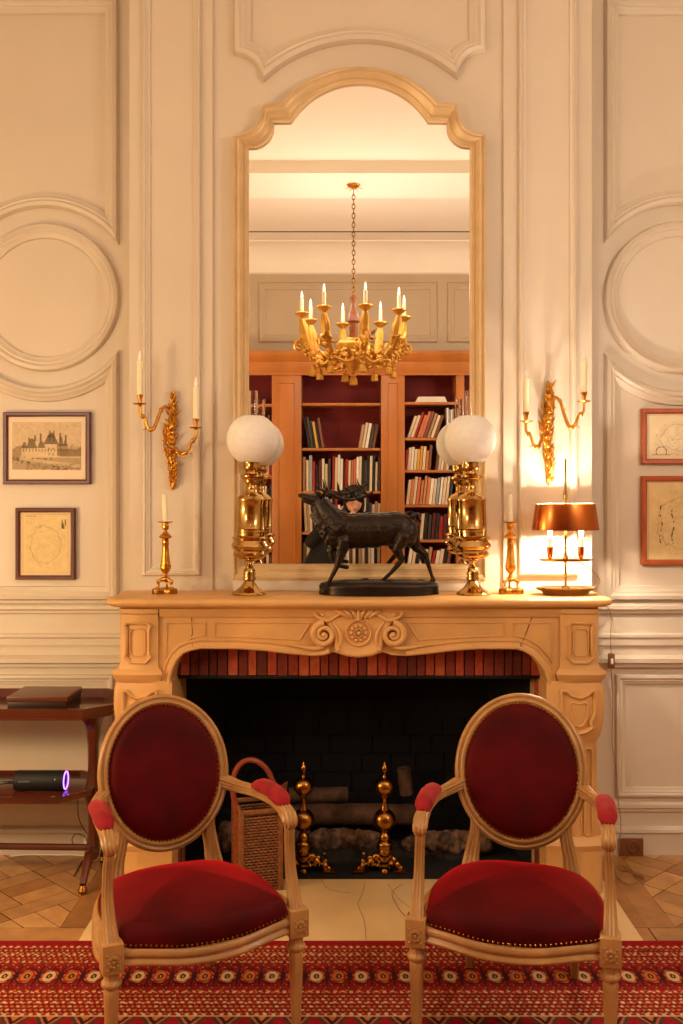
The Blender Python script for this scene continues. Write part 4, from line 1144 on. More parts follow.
for sx in (-1, 1):
    xo = sx*.45
    mb = MB()
    secs = [(.69, .06, .10), (.67, .05, .085), (.65, .034, .055), (.62, .026, .036), (.58, .024, .03), (.55, .020, .026), (.45, .019, .024), (.41, .023, .03), (.37, .028, .038), (.33, .028, .038), (.30, .022, .03), (.27, .017, .024), (.20, .017, .024), (.16, .022, .032), (.12, .026, .042), (.09, .022, .05)]
    mb.grid([[(xo+a*sx_, b*sy_, z) for sx_, sy_ in ((-1, -.6), (-.6, -1), (.6, -1), (1, -.6), (1, .6), (.6, 1), (-.6, 1), (-1, .6))] for z, a, b in secs], True, True, True)
    obj('end_post', mb, MAHOG, tb, edge=45)
    for sy in (-1, 1):
        mb = MB(); mb.tube(cr([(xo, 0, .12), (xo, sy*.07, .115), (xo, sy*.13, .07), (xo, sy*.165, .035)], 5), lerp_list([.024, .022, .016, .014], 5), 8)
        lg = obj('foot', mb, MAHOG, tb)
        obj('caster', MB().lathe([(.006, 0), (.016, .004), (.019, .014), (.014, .026), (.010, .034)], (xo, sy*.168, .001), 14), ABRASS, lg)
mb = MB(); mb.tube(cr([(-.44, 0, .125), (-.2, 0, .128), (0, 0, .13), (.2, 0, .128), (.44, 0, .125)], 4), .014, 10)
obj('stretcher', mb, MAHOG, tb)
# box on the tray
zt = .7085
bo = thing('wooden_box', 'low dark wooden box with lid on the table\'s tray top', 'box', (PX(36.5, -.27)+.0, -.155, zt))
hw = .118
mb = MB(); mb.box(-hw, hw, -.11, .11, 0, .042); obj('box_body', mb, mat('black_brown_wood', rgb(44, 22, 14), .35, var=.3, vscale=12), bo, bevel=.003)
mb = MB(); mb.box(-hw-.003, hw+.003, -.113, .113, .043, .064); obj('lid', mb, mat('box_lid_wood', rgb(96, 46, 24), .3, var=.35, vscale=10, stretch=(.3, 1, 1)), bo, bevel=.003)
# folded note on the tray corner
nt_ = MB(); nt_.add([(-.035, -.025, 0), (.03, -.03, 0), (.035, .02, .004), (-.03, .028, .001), (-.035, -.025, .0012), (.03, -.03, .0012), (.035, .02, .0055), (-.03, .028, .0025)], [(0, 1, 2, 3), (7, 6, 5, 4), (0, 4, 5, 1), (1, 5, 6, 2), (2, 6, 7, 3), (3, 7, 4, 0)])
no = obj('folded_note', nt_, mat('grey_paper', rgb(150, 130, 112), .5), None); no.location = (PX(91, -.2), -.2, zt)
tag(no, 'small grey folded note on the tray beside the wooden box', 'paper')
# speaker
zs = .3805
sk = thing('portable_speaker', 'black cylindrical portable speaker with purple glowing ring on lower shelf', 'speaker', (PX(41, -.2), -.2, zs), math.radians(14))
sk.rotation_euler = (0, 0, math.radians(0))
def cylx(prof, z0=.0415, n=36): return MB().grid([[(x, r*math.cos(2*PI*k/n), z0+r*math.sin(2*PI*k/n)) for k in range(n)] for x, r in prof], True, True, True)
obj('body', cylx([(-.105, .030), (-.103, .036), (-.098, .0395), (.094, .0395), (.099, .038)]), BLACKP, sk, edge=50)
rg = MB(); n = 36
rg.grid([[(x, r*math.cos(2*PI*k/n), .0415+r*math.sin(2*PI*k/n)) for k in range(n)] for x, r in ((.0995, .0325), (.103, .033), (.103, .0362), (.0995, .0368))], True, closed_v=True)
obj('light_ring', rg, PURPLE, sk)
obj('end_cap', cylx([(.098, .029), (.1, .0295), (.1005, .012)]), BLACKR, sk)
mk = MB()
for k, wd_ in enumerate((.005, .003, .004, .004, .005, .003, .004)):
    mk.box(-.078+k*.0068, -.078+k*.0068+wd_, -.0402, -.0392, .044, .0495)
obj('maker_mark', mk, GREYM, sk, smooth=False)
mk = MB(); mk.box(.066, .0685, -.0398, -.0388, .052, .058); obj('power_mark', mk, WHITEP, sk, smooth=False)
ft = MB(); ft.box(-.06, .06, -.012, .012, 0, .004); obj('rubber_foot', ft, BLACKR, sk)
st_ = MB(); st_.tube(cr([(-.1, -.0, .03), (-.13, -.01, .035), (-.18, -.01, .03), (-.24, .02, .02)], 5), .006, 8)
obj('carry_strap', st_, BLACKR, sk)
tk = obj('metal_key_tag', MB().lathe([(.009, 0), (.010, .002), (.009, .004)], n=16), mat('steel', rgb(200, 195, 190), .2, metal=1), None)
tk.location = (PX(53, -.285), -.285, zs); tag(tk, 'tiny shiny metal disc on the shelf in front of the speaker', 'metal disc')
# cables behind the table
cb = thing('table_cable', 'thin black cable looping below the table with a white plug', 'cable', (PX(82, .05), .05, .0))
cb_pts = [P(78, 797, .075), P(78, 812, .09), P(80, 822, .09), P(86, 832, .09), P(90, 836, .08), P(86, 846, .08), P(76, 846, .08), P(72, 840, .08), P(76, 834, .08), P(84, 836, .08), P(87, 842, .095)]
mb = MB(); mb.tube(cr(cb_pts, 6), .002, 6); obj('flex', mb, BLACKR, cb, w=True)
mb = MB(); q = P(87, 843, .1); mb.box(q[0]-.014, q[0]+.012, .09, .1275, q[2]-.02, q[2]+.02); obj('plug', mb, WHITEP, cb, w=True, bevel=.006)
mb = MB(); fl = []
for a, b in ((88, 856), (70, 854.5), (58, 855), (50, 853.5), (40, 854.5), (28, 854), (10, 856)):
    d = F*(CAMZ-.005)/(b-CY); fl.append(((a-CX)*d/F, min(CAMY+d, .118), .005))
mb.tube(cr(fl, 6), .003, 6)
wc = obj('extension_cable', mb, WHITEP, None); tag(wc, 'white cable lying on the parquet along the left baseboard', 'cable')
mb = MB(); fl = []
for a, b in ((84, 858), (78, 868), (74, 876)):
    d = F*(CAMZ-.006)/(b-CY); fl.append(((a-CX)*d/F, CAMY+d, .005))
mb.tube(cr(fl, 6), .0025, 6)
wc = obj('loose_cable', mb, BLACKR, None); tag(wc, 'short black cable end on the parquet beneath the side table', 'cable')
mb = MB(); fl = []
for a, b in ((402, 884), (392, 893), (397, 906), (404, 915), (412, 921)):
    d = F*(CAMZ-.014)/(b-CY); fl.append(((a-CX)*d/F, CAMY+d, .0145))
mb.tube(cr(fl, 6), .001, 6)
wc = obj('thin_wire', mb, CORDM, None); tag(wc, 'thin curved wire lying on the hearth beside the right armchair', 'wire')

# ================================================================== RUG
RY0 = -.757; RUGX0, RUGX1 = -2.05, 2.15
def rugcol(X, Y):
    d = RY0-Y; x = X-.012; out = np.ones(X.shape+(3,))*np.array(rgb(158, 26, 34))
    dkr = np.array(rgb(150, 34, 34)); crm = np.array(rgb(224, 190, 140)); org = np.array(rgb(204, 124, 60)); nav = np.array(rgb(70, 30, 34)); red = np.array(rgb(166, 30, 34)); grn = np.array(rgb(84, 70, 52))
    def put(m_, c): out[m_] = c
    def dots(d0, rowsp, colsp, rad, c1, c2, m_, sh=0):
        i = np.floor((d-d0)/rowsp); fx = ((x+sh+(i % 2)*colsp/2) % colsp)/colsp-.5; fd = ((d-d0) % rowsp)/rowsp-.5
        j = np.floor((x+sh+(i % 2)*colsp/2)/colsp)
        on = (np.hypot(fx, fd) < rad) & m_
        put(on & ((i+j) % 3 != 0), c1); put(on & ((i+j) % 3 == 0), c2)
    b1 = (d > .045) & (d < .165); b2 = (d > .165) & (d < .35); b3 = (d > .35) & (d < .495)
    for b in (b1, b3):
        put(b, dkr)
    dots(.045, .020, .0175, .30, org, crm, b1); dots(.35, .0213, .0175, .30, org, crm, b3, .004)
    hatch = ((np.floor(x/.0088)+np.floor(d/.010)) % 2 == 0) & (b1 | b3) & (((d*50) % 1) > .72); put(hatch, nav)
    for c in (.048, .105, .162, .352, .42, .492):
        ln = (np.abs(d-c) < .0028); put(ln, red)
        put((np.abs(d-c) < .005) & ((x % .026) < .010), crm)
    # medallion row
    sp_ = .072; k = np.floor(x/sp_); fx = (x-(k+.5)*sp_); fd = d-.257
    put(b2, dkr)
    put(b2 & ((np.abs(np.abs(fx)-.034) < .0022)), nav)
    put(b2 & (np.abs(np.abs(fd)-.062) < .004), nav)
    dots(.17, .017, .012, .28, red, org, b2 & (np.abs(fd) > .045), .003)
    oc = np.maximum(np.maximum(np.abs(fx)/.030, np.abs(fd)/.050), (np.abs(fx)/.030+np.abs(fd)/.050)/1.42)
    put(b2 & (oc < 1), red); put(b2 & (np.abs(oc-.98) < .09), nav)
    ring = (np.abs(oc-.82) < .07) & (((np.arctan2(fd, fx)*3/PI) % 1) < .5); put(ring & b2, org)
    put(b2 & (oc < .66) & (k % 2 == 0), crm); put(b2 & (oc < .62) & (k % 2 == 1), org)
    put(b2 & (oc < .32), nav); put(b2 & (np.abs(fx) < .0026) & (np.abs(fd) < .006), crm)
    # zigzag row then field
    f = d > .495
    s5 = .105; k = np.floor(x/s5); gx = np.abs(x-(k+.5)*s5)/s5
    zz_ = d-.503
    tri = f & (zz_ > 0) & (zz_ < .095)
    v = zz_/.095+gx*2
    put(tri & (v < .95), grn*.8); put(tri & (v < .70), red*.9+crm*.25); put(tri & (v < .55), nav); put(tri & (v < .3), org)
    put(f & (np.abs(zz_) < .003), crm*.8)
    ff_ = d > .62; e = .24; k = np.floor(x/e); fx = (x-(k+.5)*e)/e; m = np.floor((d-.62)/.18); fd = ((d-.62) % .18)/.18-.5
    rr = np.maximum(np.abs(fx)/.42, np.abs(fd)/.40)*.5+np.hypot(fx/.42, fd/.40)*.5
    g = ff_ & (d < 2.0)
    put(g & (rr < 1), nav); put(g & (rr < .92), crm*.8); put(g & (rr < .8) & (fx*fd > 0), red); put(g & (rr < .8) & (fx*fd <= 0), grn*.7); put(g & (rr < .35), crm*.8); put(g & (rr < .2), dkr)
    put(ff_ & (d > 2.0), dkr); dots(2.0, .021, .018, .3, org, crm, d > 2.0)
    nn = np.random.RandomState(4).rand(*X.shape)*.3+.82
    return out*nn[..., None]
xs = np.arange(RUGX0, RUGX1, .0036); ys = np.concatenate([np.arange(RY0, RY0-.62, -.0036), np.arange(RY0-.62, RY0-2.15, -.014)])
rug = thing('rug', 'red oriental rug with rows of small cream and orange medallions', 'rug', (0, RY0-1, 0))
g = colour_grid('rug_pile', xs, ys-(RY0-1), lambda X, Y: rugcol(X, Y+RY0-1), RUGM, rug, plane='xy', c=.0215)
obj('rug_backing', MB().box(RUGX0, RUGX1-.004, -1.145, 1.0, .013, .0212), mat('red_selvedge', rgb(160, 24, 34), .95), rug, smooth=False)

# ================================================================== ARMCHAIRS
def closed_cr(P_, n=8):
    return [(v.x, v.y) for v in cr([(a, b, 0) for a, b in P_], n, True)]
half = [(0, -.288), (.10, -.285), (.19, -.262), (.248, -.242), (.278, -.218), (.283, -.15), (.262, 0), (.222, .14), (.175, .205), (.09, .232)]
outl = closed_cr(half+[(0, .236)]+[(-a, b) for a, b in reversed(half[1:])], 6)
half_c = [(0, -.288), (.10, -.285), (.19, -.262), (.226, -.245), (.237, -.215), (.243, -.15), (.248, 0), (.213, .14), (.17, .2), (.09, .228)]
outc = closed_cr(half_c+[(0, .236)]+[(-a, b) for a, b in reversed(half_c[1:])], 6)
def offs(o_, pts):
    n = len(pts); r = []
    for i in range(n):
        a, b = Vector(pts[i-1]), Vector(pts[(i+1) % n]); t = (b-a).normalized(); r.append((pts[i][0]+t.y*o_, pts[i][1]-t.x*o_))
    return r
def reed(n=32, k=8, d=.09, sx=1, sy=1): return [(sx*(1+d*math.cos(k*2*PI*i/n))*math.cos(2*PI*i/n), sy*(1+d*math.cos(k*2*PI*i/n))*math.sin(2*PI*i/n)) for i in range(n)]
def reedsec():
    # flat front with three reeds, rounded sides
    n = 72; out = []
    for i in range(n):
        t = 2*PI*i/n; c, s_ = math.cos(t), math.sin(t)
        r = 1/((abs(c)**4+abs(s_)**4)**.25)
        r *= 1+.085*math.cos(12*t)
        out.append((c*r, s_*r))
    return out
RS = reedsec()
NV = [Vector((0, 0, 1))]
def armchair(loc, rz, lb):
    t = thing('armchair', lb, 'chair', loc, rz, 'oval-back red velvet armchairs')
    # seat rail: moulded, bowed front; dips under the serpentine
    mb = MB(); rows = []
    for o_, z in ((-.022, .335), (.003, .333), (.009, .337), (.009, .343), (.003, .348), (.001, .353), (.006, .358), (.008, .366), (.004, .375), (-.003, .380), (-.022, .381)):
        rows.append([(x, y, z) for x, y in offs(o_, outl)])
    rows = [[(x, y, z-(.016*(.5+.5*math.cos(PI*min(1, abs(x)/.22))) if y < -.2 else 0)) for x, y, z in r_] for r_ in rows]
    mb.grid(rows, True, False, False, True)
    obj('seat_rail', mb, CHAIRW, t, edge=60)
    # seat cushion
    mb = MB(); rows = []
    for o_, z in ((-.012, .356), (-.001, .366), (.002, .388), (.001, .408), (-.006, .424), (-.018, .435)): rows.append([(x, y, z-(.034*(y+.288)/.52 if z > .4 else 0)) for x, y in offs(o_, outc)])
    base = offs(-.018, outc)
    for f in (.94, .86, .76, .64, .5, .36, .2, .06):
        rows.append([(x*f, y*f+.0, .435-.034*(y*f+.288)/.52+.052*(1-f**2.2)+.004*math.sin(x*f*23+1)*math.cos(y*f*19)*(1-f)) for x, y in base])
    mb.grid(rows, True, True, True)
    obj('seat_cushion', mb, VELVET, t, edge=80)
    nl = MB()
    o2 = offs(.003, outc); acc = 0; last = None
    for i in range(len(o2)):
        a, b = Vector(o2[i]), Vector(o2[(i+1) % len(o2)]); L = (b-a).length; d = (-acc) % .0135
        q = d
        while q < L:
            p = a+(b-a)*(q/L); nl.ball((p.x, p.y, .387-(.016*(.5+.5*math.cos(PI*min(1, abs(p.x)/.22))) if p.y < -.2 else 0)), .0040, 8, 5); q += .0135
        acc = (acc+L) % .0135
    obj('seat_nailheads', nl, ABRASS, t)
    # back
    tl = math.radians(13); CB = Vector((0, .262, .690)); AX, BZ = .209, .242
    Zt = Vector((0, math.sin(tl), math.cos(tl))); Nn = Vector((0, -math.cos(tl), math.sin(tl)))
    def Q(a, b, h): return CB+Vector((a, 0, 0))+Zt*b+Nn*(h+.55*a*a)
    prof_ = [(0, -.012), (-.002, .002), (.002, .010), (.007, .013), (.011, .009), (.015, .009), (.018, .016), (.024, .018), (.029, .013), (.033, .006), (.035, -.010), (.02, -.016)]
    rows = []
    for k in range(72):
        th = 2*PI*k/72
        rows.append([Q((AX-u)*math.cos(th), (BZ-u)*math.sin(th), h) for u, h in prof_])
    mb = MB(); mb.grid(rows, True, False, False, True)
    bf = obj('back_frame', mb, CHAIRW, t, edge=60)
    rows = []
    ia, ib = AX-.033, BZ-.033
    for f, h in ((1, -.004), (1, .006), (.985, .016), (.96, .024), (.92, .031), (.86, .036), (.75, .040), (.6, .043), (.4, .045), (.2, .046), (.03, .046)):
        rows.append([Q(ia*f*math.cos(2*PI*k/64), ib*f*math.sin(2*PI*k/64), h) for k in range(64)])
    for f in (.03, .5, 1):
        pass
    mb = MB(); mb.grid(rows, True, True, True)
    obj('back_cushion', mb, VELVET, t, edge=80)
    rows = []
    for f, h in ((1, -.008), (.98, -.016), (.9, -.020), (.5, -.022), (.03, -.022)):
        rows.append([Q(ia*f*math.cos(2*PI*k/64), ib*f*math.sin(2*PI*k/64), h) for k in range(64)])
    mb = MB(); mb.grid(rows, True, False, True)
    obj('rear_upholstery', mb, VELVET, t)
    nl = MB()
    for k in range(88):
        th = 2*PI*k/88; nl.ball(Q((ia+.001)*math.cos(th), (ib+.001)*math.sin(th), .011), .0036, 8, 5)
    obj('back_nailheads', nl, ABRASS, bf)
    for sx in (-1, 1):
        # rear leg running up into the back support
        mb = MB()
        mb.tube(cr([(sx*.168, .300, .0225), (sx*.168, .268, .12), (sx*.166, .235, .25), (sx*.166, .222, .36)], 5), lerp_list([.012, .014, .019, .022], 5), sec=[(a*.95, b*.95) for a, b in RS])
        obj('rear_leg', mb, CHAIRW, t, edge=50)
        mb = MB()
        thq = math.radians(-44); e0 = Q(sx*(AX-.02)*math.cos(thq), (BZ-.02)*math.sin(thq), -.004)
        thq = math.radians(-28); e1 = Q(sx*(AX-.014)*math.cos(thq), (BZ-.014)*math.sin(thq), -.006)
        mb.tube(cr([(sx*.162, .222, .33), (sx*.160, .224, .38), (sx*.154, .230, .43), tuple(e0+Vector((sx*.004, 0, -.012))), tuple(e1)], 6), lerp_list([.027, .026, .021, .017, .008], 6), sec=RS)
        obj('back_support', mb, CHAIRW, t, edge=50)
        # front leg: turned, fluted, tapering; rosette block
        mb = MB()
        lx, ly = sx*.262, -.236
        mb.lathe([(.011, .0215), (.013, .026), (.015, .036), (.012, .042), (.0125, .05), (.0195, .255), (.0205, .268), (.019, .272), (.018, .276), (.026, .284), (.027, .292), (.022, .298), (.020, .303), (.020, .324)], (lx, ly, 0), 48, flute=.035, fn=12)
        fl_ = obj('front_leg', mb, CHAIRW, t, edge=45)
        mb = MB(); mb.box(lx-.028, lx+.028, ly-.03, ly+.026, .322, .400)
        obj('corner_block', mb, CHAIRW, fl_, bevel=.003)
        mb = MB()
        for k in range(8):
            a = 2*PI*k/8; mb.ball((lx+.0125*math.cos(a), ly-.031, .355+.0125*math.sin(a)), (.006, .004, .006), 8, 5)
        mb.ball((lx, ly-.032, .355), (.006, .005, .006), 8, 5)
        for k in range(4):
            a = PI/4+PI/2*k; mb.ball((lx+.023*math.cos(a), ly-.031, .355+.026*math.sin(a)), (.0035, .003, .0035), 8, 5)
        obj('rosette', mb, CHAIRW, fl_)
        # arm: rises forward from the oval, outward flare, scrolled end
        thq = math.radians(-12)
        e = Q(sx*(AX-.012)*math.cos(thq), (BZ)*math.sin(thq), -.002)
        arm = cr([tuple(e), (sx*.226, .17, .640), (sx*.246, .06, .652), (sx*.256, -.06, .660), (sx*.258, -.135, .658), (sx*.259, -.178, .648), (sx*.259, -.196, .632), (sx*.259, -.190, .616)], 6)
        mb = MB(); mb.tube(arm, lerp_list([.020, .016, .015, .0155, .017, .019, .019, .013], 6), sec=RS, up=(0, 0, 1))
        am = obj('armrest', mb, CHAIRW, t, edge=50)
        sup = cr([(sx*.259, -.184, .634), (sx*.259, -.192, .605), (sx*.261, -.186, .57), (sx*.263, -.188, .50), (sx*.263, -.208, .44), (sx*.262, -.232, .39)], 6)
        mb = MB(); mb.tube(sup, lerp_list([.014, .0125, .0125, .0135, .016, .020], 6), sec=RS, up=(1, 0, 0))
        obj('arm_support', mb, CHAIRW, t, edge=50)
        # velvet pad
        pad = cr([(sx*.246, .075, .666), (sx*.2515, .02, .679), (sx*.256, -.05, .685), (sx*.258, -.125, .680), (sx*.258, -.160, .666)], 6)
        mb = MB(); mb.tube(pad, [r*1.0 for r in lerp_list([.013, .026, .028, .027, .014], 6)], 16, sec=[(1.0*math.cos(2*PI*i/20), .85*math.sin(2*PI*i/20)) for i in range(20)], up=(0, 0, 1))
        obj('arm_pad', mb, VELVETP, am)
    return t
def place(fx, fd, ang):  # chair whose front-rail middle sits at world (fx, depth)
    a = math.radians(ang); y = CAMY+fd
    return (fx-(-.245)*(-math.sin(a))*-1, y, 0)
def chair_at(mx_, md_, ang):
    a = math.radians(ang); # local (0,-.236) -> world front middle
    lx = 0*math.cos(a)-(-.236)*math.sin(a); ly = 0*math.sin(a)+(-.236)*math.cos(a)
    return (mx_-lx, CAMY+md_-ly, 0), a
l, a = chair_at(-.381, 2.735, 24.5)
ch = armchair(l, a, 'left armchair with oval crimson velvet back and gilded beech frame')
l, a = chair_at(.453, 2.724, -13)
dup(ch, l, a, 'right armchair with oval crimson velvet back, in front of the right console')

# ================================================================== BOOKCASE (seen in the mirror)
YB = -4.95; VY = 4.95; s6 = (VY-CAMY)/F
def BX(px): return (px-CX)*s6
def BZ_(py): return CAMZ-(py-CY)*s6
bc_ = thing('bookcase', 'orange cherrywood bookcase with crimson back panels, reflected in the mirror', 'bookcase', (0, YB-.15, 0))
D0, D1 = YB-.35, YB
ztp = BZ_(352); zop = BZ_(375.5)
stiles = [(150, 175), (206, 210), (272, 301.5), (381, 404.5), (456, 464), (520, 545)]
bays = [(175, 272, 'far left'), (301.5, 381, 'centre'), (404.5, 456, 'right')]
XL, XR = BX(140), BX(560)
obj('back_panel', MB().box(XL, XR, D0, D0+.012, .08, zop+.05), CRIMB, bc_, w=True, smooth=False)
obj('cornice', MB().grid([[(x, YB+b, a) for a, b in ((zop, -.02), (zop, .012), (zop+.03, .014), (zop+.04, .02), (zop+.12, .02), (zop+.14, .035), (zop+.17, .05), (ztp-.02, .06), (ztp, .06), (ztp, -.35))] for x in (XL, XR)]), CHERRY, bc_, w=True)
for a, b in stiles:
    if b-a < 6: continue
    x0, x1 = BX(a), BX(b)
    mb = MB(); mb.box(x0, x1, D0+.01, YB, .0, zop+.01)
    sti = obj('pilaster', mb, CHERRY, bc_, w=True, bevel=.003)
    if b-a > 18:
        m2 = MB(); sweep2(m2, rect(x0+.05, .2, x1-.05, zop-.06), [(0, 0), (.0, .006), (.012, .008), (.02, .0)], 0)
        m2.v = [(x, YB-y_, z) for x, y_, z in m2.v]
        obj('pilaster_panel', m2, CHERRY, sti, w=True)
obj('plinth', MB().box(XL, XR, D0, YB+.01, 0, .08), CHERRY, bc_, w=True, bevel=.004)
shelves = {'far left': [404, 440, 475, 508, 543, 578], 'centre': [403, 448, 491, 532, 572], 'right': [402, 437.7, 470, 504.7, 539.7, 574]}
bayx = {'far left': (175, 272), 'centre': (301.5, 381), 'right': (404.5, 456)}
for bn, ys_ in shelves.items():
    x0, x1 = BX(bayx[bn][0]), BX(bayx[bn][1])
    for py in ys_:
        z = BZ_(py); obj('shelf', MB().box(x0, x1, D0+.012, YB-.02, z-.024, z), CHERRY, bc_, w=True, bevel=.002)
    for z in (.25, .6):
        obj('shelf', MB().box(x0, x1, D0+.012, YB-.02, z-.024, z), CHERRY, bc_, w=True, bevel=.002)
BK = {'c': ('cream', (222, 200, 164)), 'w': ('white', (236, 226, 208)), 'k': ('black', (34, 28, 26)), 'n': ('dark grey', (70, 62, 58)), 'r': ('red', (158, 34, 26)), 'm': ('maroon', (92, 24, 22)),
      'b': ('brown', (120, 74, 44)), 'o': ('orange', (204, 122, 70)), 'y': ('yellow', (210, 160, 66)), 'g': ('olive', (128, 120, 80)), 'p': ('salmon', (206, 112, 88)), 's': ('pale blue', (150, 160, 160)), 't': ('tan', (184, 140, 96))}
BM = {k: mat('book_'+v[0].replace(' ', '_'), rgb(*v[1]), .5, var=.12, vscale=20) for k, v in BK.items()}
PAGE = mat('page_edges', rgb(226, 212, 184), .8)
ordn = ['top', 'second', 'third', 'fourth', 'fifth', 'sixth']
rk = random.Random(21)
def book_mesh(w_, d_, h_, mt):
    mb = MB(); c = .0018
    mb.box(-w_/2, -w_/2+c, -d_, 0, 0, h_); mb.box(w_/2-c, w_/2, -d_, 0, 0, h_); mb.box(-w_/2+c, w_/2-c, -c*1.5, 0, 0, h_)
    mb.cm = 1; mb.box(-w_/2+c, w_/2-c, -d_+.004, -c*1.5, .003, h_-.003)
    return obj('book', mb, [mt, PAGE], None, smooth=False)
def row(bay, si, seq, x0, x1, leans, hr=(.6, .85)):
    ys_ = shelves[bay]; z = BZ_(ys_[si]); gap = (ys_[si]-(ys_[si-1] if si else 375))*s6-.024
    x = BX(x0); xe = BX(x1); n = len(seq); wa = (xe-x)/n
    for i, chh in enumerate(seq):
        w_ = wa*rk.uniform(.72, .98); h_ = gap*rk.uniform(*hr); ln = leans if not callable(leans) else leans(i, n)
        if chh == ' ': x += wa; continue
        h_ = min(h_, gap*.93)
        b = book_mesh(w_*math.cos(ln)*.97, rk.uniform(.15, .2), h_, BM[chh])
        cx_ = x+wa/2
        # leaning book rests on its lower corner
        b.location = (cx_-math.sin(ln)*h_*.5, YB-.05-rk.uniform(0, .02), z+abs(math.sin(ln))*w_/2+.0005)
        b.rotation_euler = (0, ln, 0)
        nb_ = []
        if i > 0 and seq[i-1] != ' ': nb_.append(BK[seq[i-1]][0])
        if i < n-1 and seq[i+1] != ' ': nb_.append(BK[seq[i+1]][0])
        how = 'leaning' if abs(ln) > .08 else 'upright'
        nx_ = ('between %s and %s ones' % tuple(nb_)) if len(nb_) == 2 else ('beside a %s one at row end' % nb_[0] if nb_ else 'alone')
        sh_n = {'far left': 'left', 'centre': 'centre', 'right': 'right'}[bay]
        tag(b, '%s %s book %s, %s shelf, %s bay' % (how, BK[chh][0], nx_, ordn[si], sh_n), 'book', 'books on the %s shelf of the %s bookcase bay' % (ordn[si], sh_n))
        x += wa
row('centre', 1, 'knkykb', 305.5, 322, -.16, (.62, .78))
row('centre', 1, 'tcwnb', 360, 377, .17, (.55, .62))
row('centre', 2, 'tcgsrmkckcc', 302.5, 331, 0, (.62, .92)) if False else row('centre', 2, 'tcsrkmccn', 302.5, 331, 0, (.62, .92))
row('centre', 2, 'rcwwmrcopwcknkckcn', 332, 380.5, .02, (.7, .9))
row('centre', 3, 'ctckknbccntkrw', 304, 341, -.05, (.7, .9))
row('centre', 3, 'cwrnkcbcknctc', 343, 380.5, .03, (.7, .9))
row('centre', 4, 'gcgcgrpcwck', 302.5, 342, 0, (.75, .85))
row('centre', 4, 'cwbcktcncwkc', 343, 380.5, 0, (.75, .88))
row('right', 1, 'ccropcbtccb', 407, 446, .30, (.72, .9)) if False else row('right', 1, 'ccropbtcb', 411, 441, .33, (.68, .84))
row('right', 1, 'wswc', 447, 455, 0, (.8, .95))
row('right', 2, 'rcwcyycob', 405.5, 432, .08, (.66, .85))
row('right', 2, 'bcwtcn', 437, 453, .12, (.7, .9))
row('right', 3, 'cocpotowcswccn', 407.5, 453, .11, (.75, .92))
row('right', 4, 'mkmcknmkrmkn', 409, 455, .08, (.72, .85))
row('right', 5, 'wckwctrwckb', 408, 451, .16, (.7, .85))
row('far left', 1, 'tkcybtgkyb', 244, 268.5, .10, (.65, .8))
row('far left', 2, 'kcwtckcgccr', 244, 271, .0, (.6, .8))
row('far left', 3, 'cnktgskckn', 246, 271, .06, (.65, .8))
row('far left', 4, 'mkbrnkbmck', 246, 271, 0, (.65, .8))
row('far left', 5, 'ckwbgcrkcb', 246, 271, 0, (.65, .8))
# flat stack of booklets on the top shelf of the right bay
zt2 = BZ_(402)
for k in range(4):
    mb = MB(); mb.box(-.14+.008*k, .15-.006*k, -.2, 0, 0, .0125)
    o = obj('booklet', mb, BM['w'], None, bevel=.0015); o.location = (BX(431), YB-.05, zt2+.0005+k*.013)
    tag(o, ['lowest white booklet', 'second-lowest white booklet', 'third white booklet from the bottom', 'topmost white booklet'][k]+' in the flat stack, right bay top shelf', 'booklet', 'booklets stacked flat on the top shelf')

# ================================================================== CHANDELIER (seen in the mirror)
yc2 = -3.11; sv = (3.11-CAMY)/F
def CZ(py): return CAMZ-(py-CY)*sv
cxw = (353.5-CX)*sv
zb2 = CZ(388)
chd = thing('chandelier', 'gilded wood chandelier with tassels and eight candle arms, reflected in mirror', 'chandelier', (cxw, yc2, zb2))
zc0 = ZC-.09-zb2
mb = MB(); mb.lathe([(.05, zc0), (.045, zc0-.01), (.02, zc0-.02), (.008, zc0-.035)], n=20); obj('ceiling_rose', mb, GOLD, chd)
hk = MB()
for k in range(6):
    a = 2*PI*k/6; hk.tube(cr([(0, 0, zc0-.03), (.03*math.cos(a), .03*math.sin(a), zc0-.022), (.07*math.cos(a), .07*math.sin(a), zc0-.035)], 3), [.008, .006, .005, .004, .003, .002, .001], 6)
obj('ceiling_leaf', hk, GOLD, chd)
lk = MB(); z = zc0-.04; zend = CZ(297)-zb2; i = 0
while z > zend+.02:
    pts = []
    for k in range(14):
        a = 2*PI*k/14; u, v = .011*math.cos(a), .021*math.sin(a)
        pts.append((u, 0, z+v-.02) if i % 2 else (0, u, z+v-.02))
    lk.tube(pts, .0034, 6, closed=True); z -= .034; i += 1
obj('chain', lk, ABRASS, chd)
def cz(py): return CZ(py)-zb2
obj('stem', MB().lathe([(.006, cz(295)), (.02, cz(297.5)), (.03, cz(299)), (.022, cz(302)), (.016, cz(306)), (.022, cz(309)), (.034, cz(314)), (.046, cz(319)), (.05, cz(322)), (.03, cz(324)), (.028, cz(327)), (.034, cz(328)), (.03, cz(330)), (.03, cz(338))], n=28), TURNW, chd)
obj('bowl', MB().lathe([(.03, cz(338)), (.10, cz(341)), (.125, cz(344)), (.13, cz(347)), (.115, cz(354)), (.085, cz(362)), (.05, cz(368)), (.03, cz(371)), (.02, cz(373))], n=48, flute=.03, fn=16), GOLDW, chd)
def tassel(par, c, s_=1.0):
    obj('tassel', MB().lathe([(.008*s_, .03*s_), (.018*s_, .022*s_), (.02*s_, .012*s_), (.014*s_, .004*s_), (.022*s_, -.006*s_), (.027*s_, -.045*s_), (.024*s_, -.05*s_), (.004, -.048*s_)], c, 24, flute=.06, fn=8), GOLDW, par)
tassel(chd, (0, 0, cz(378)), 1.1)
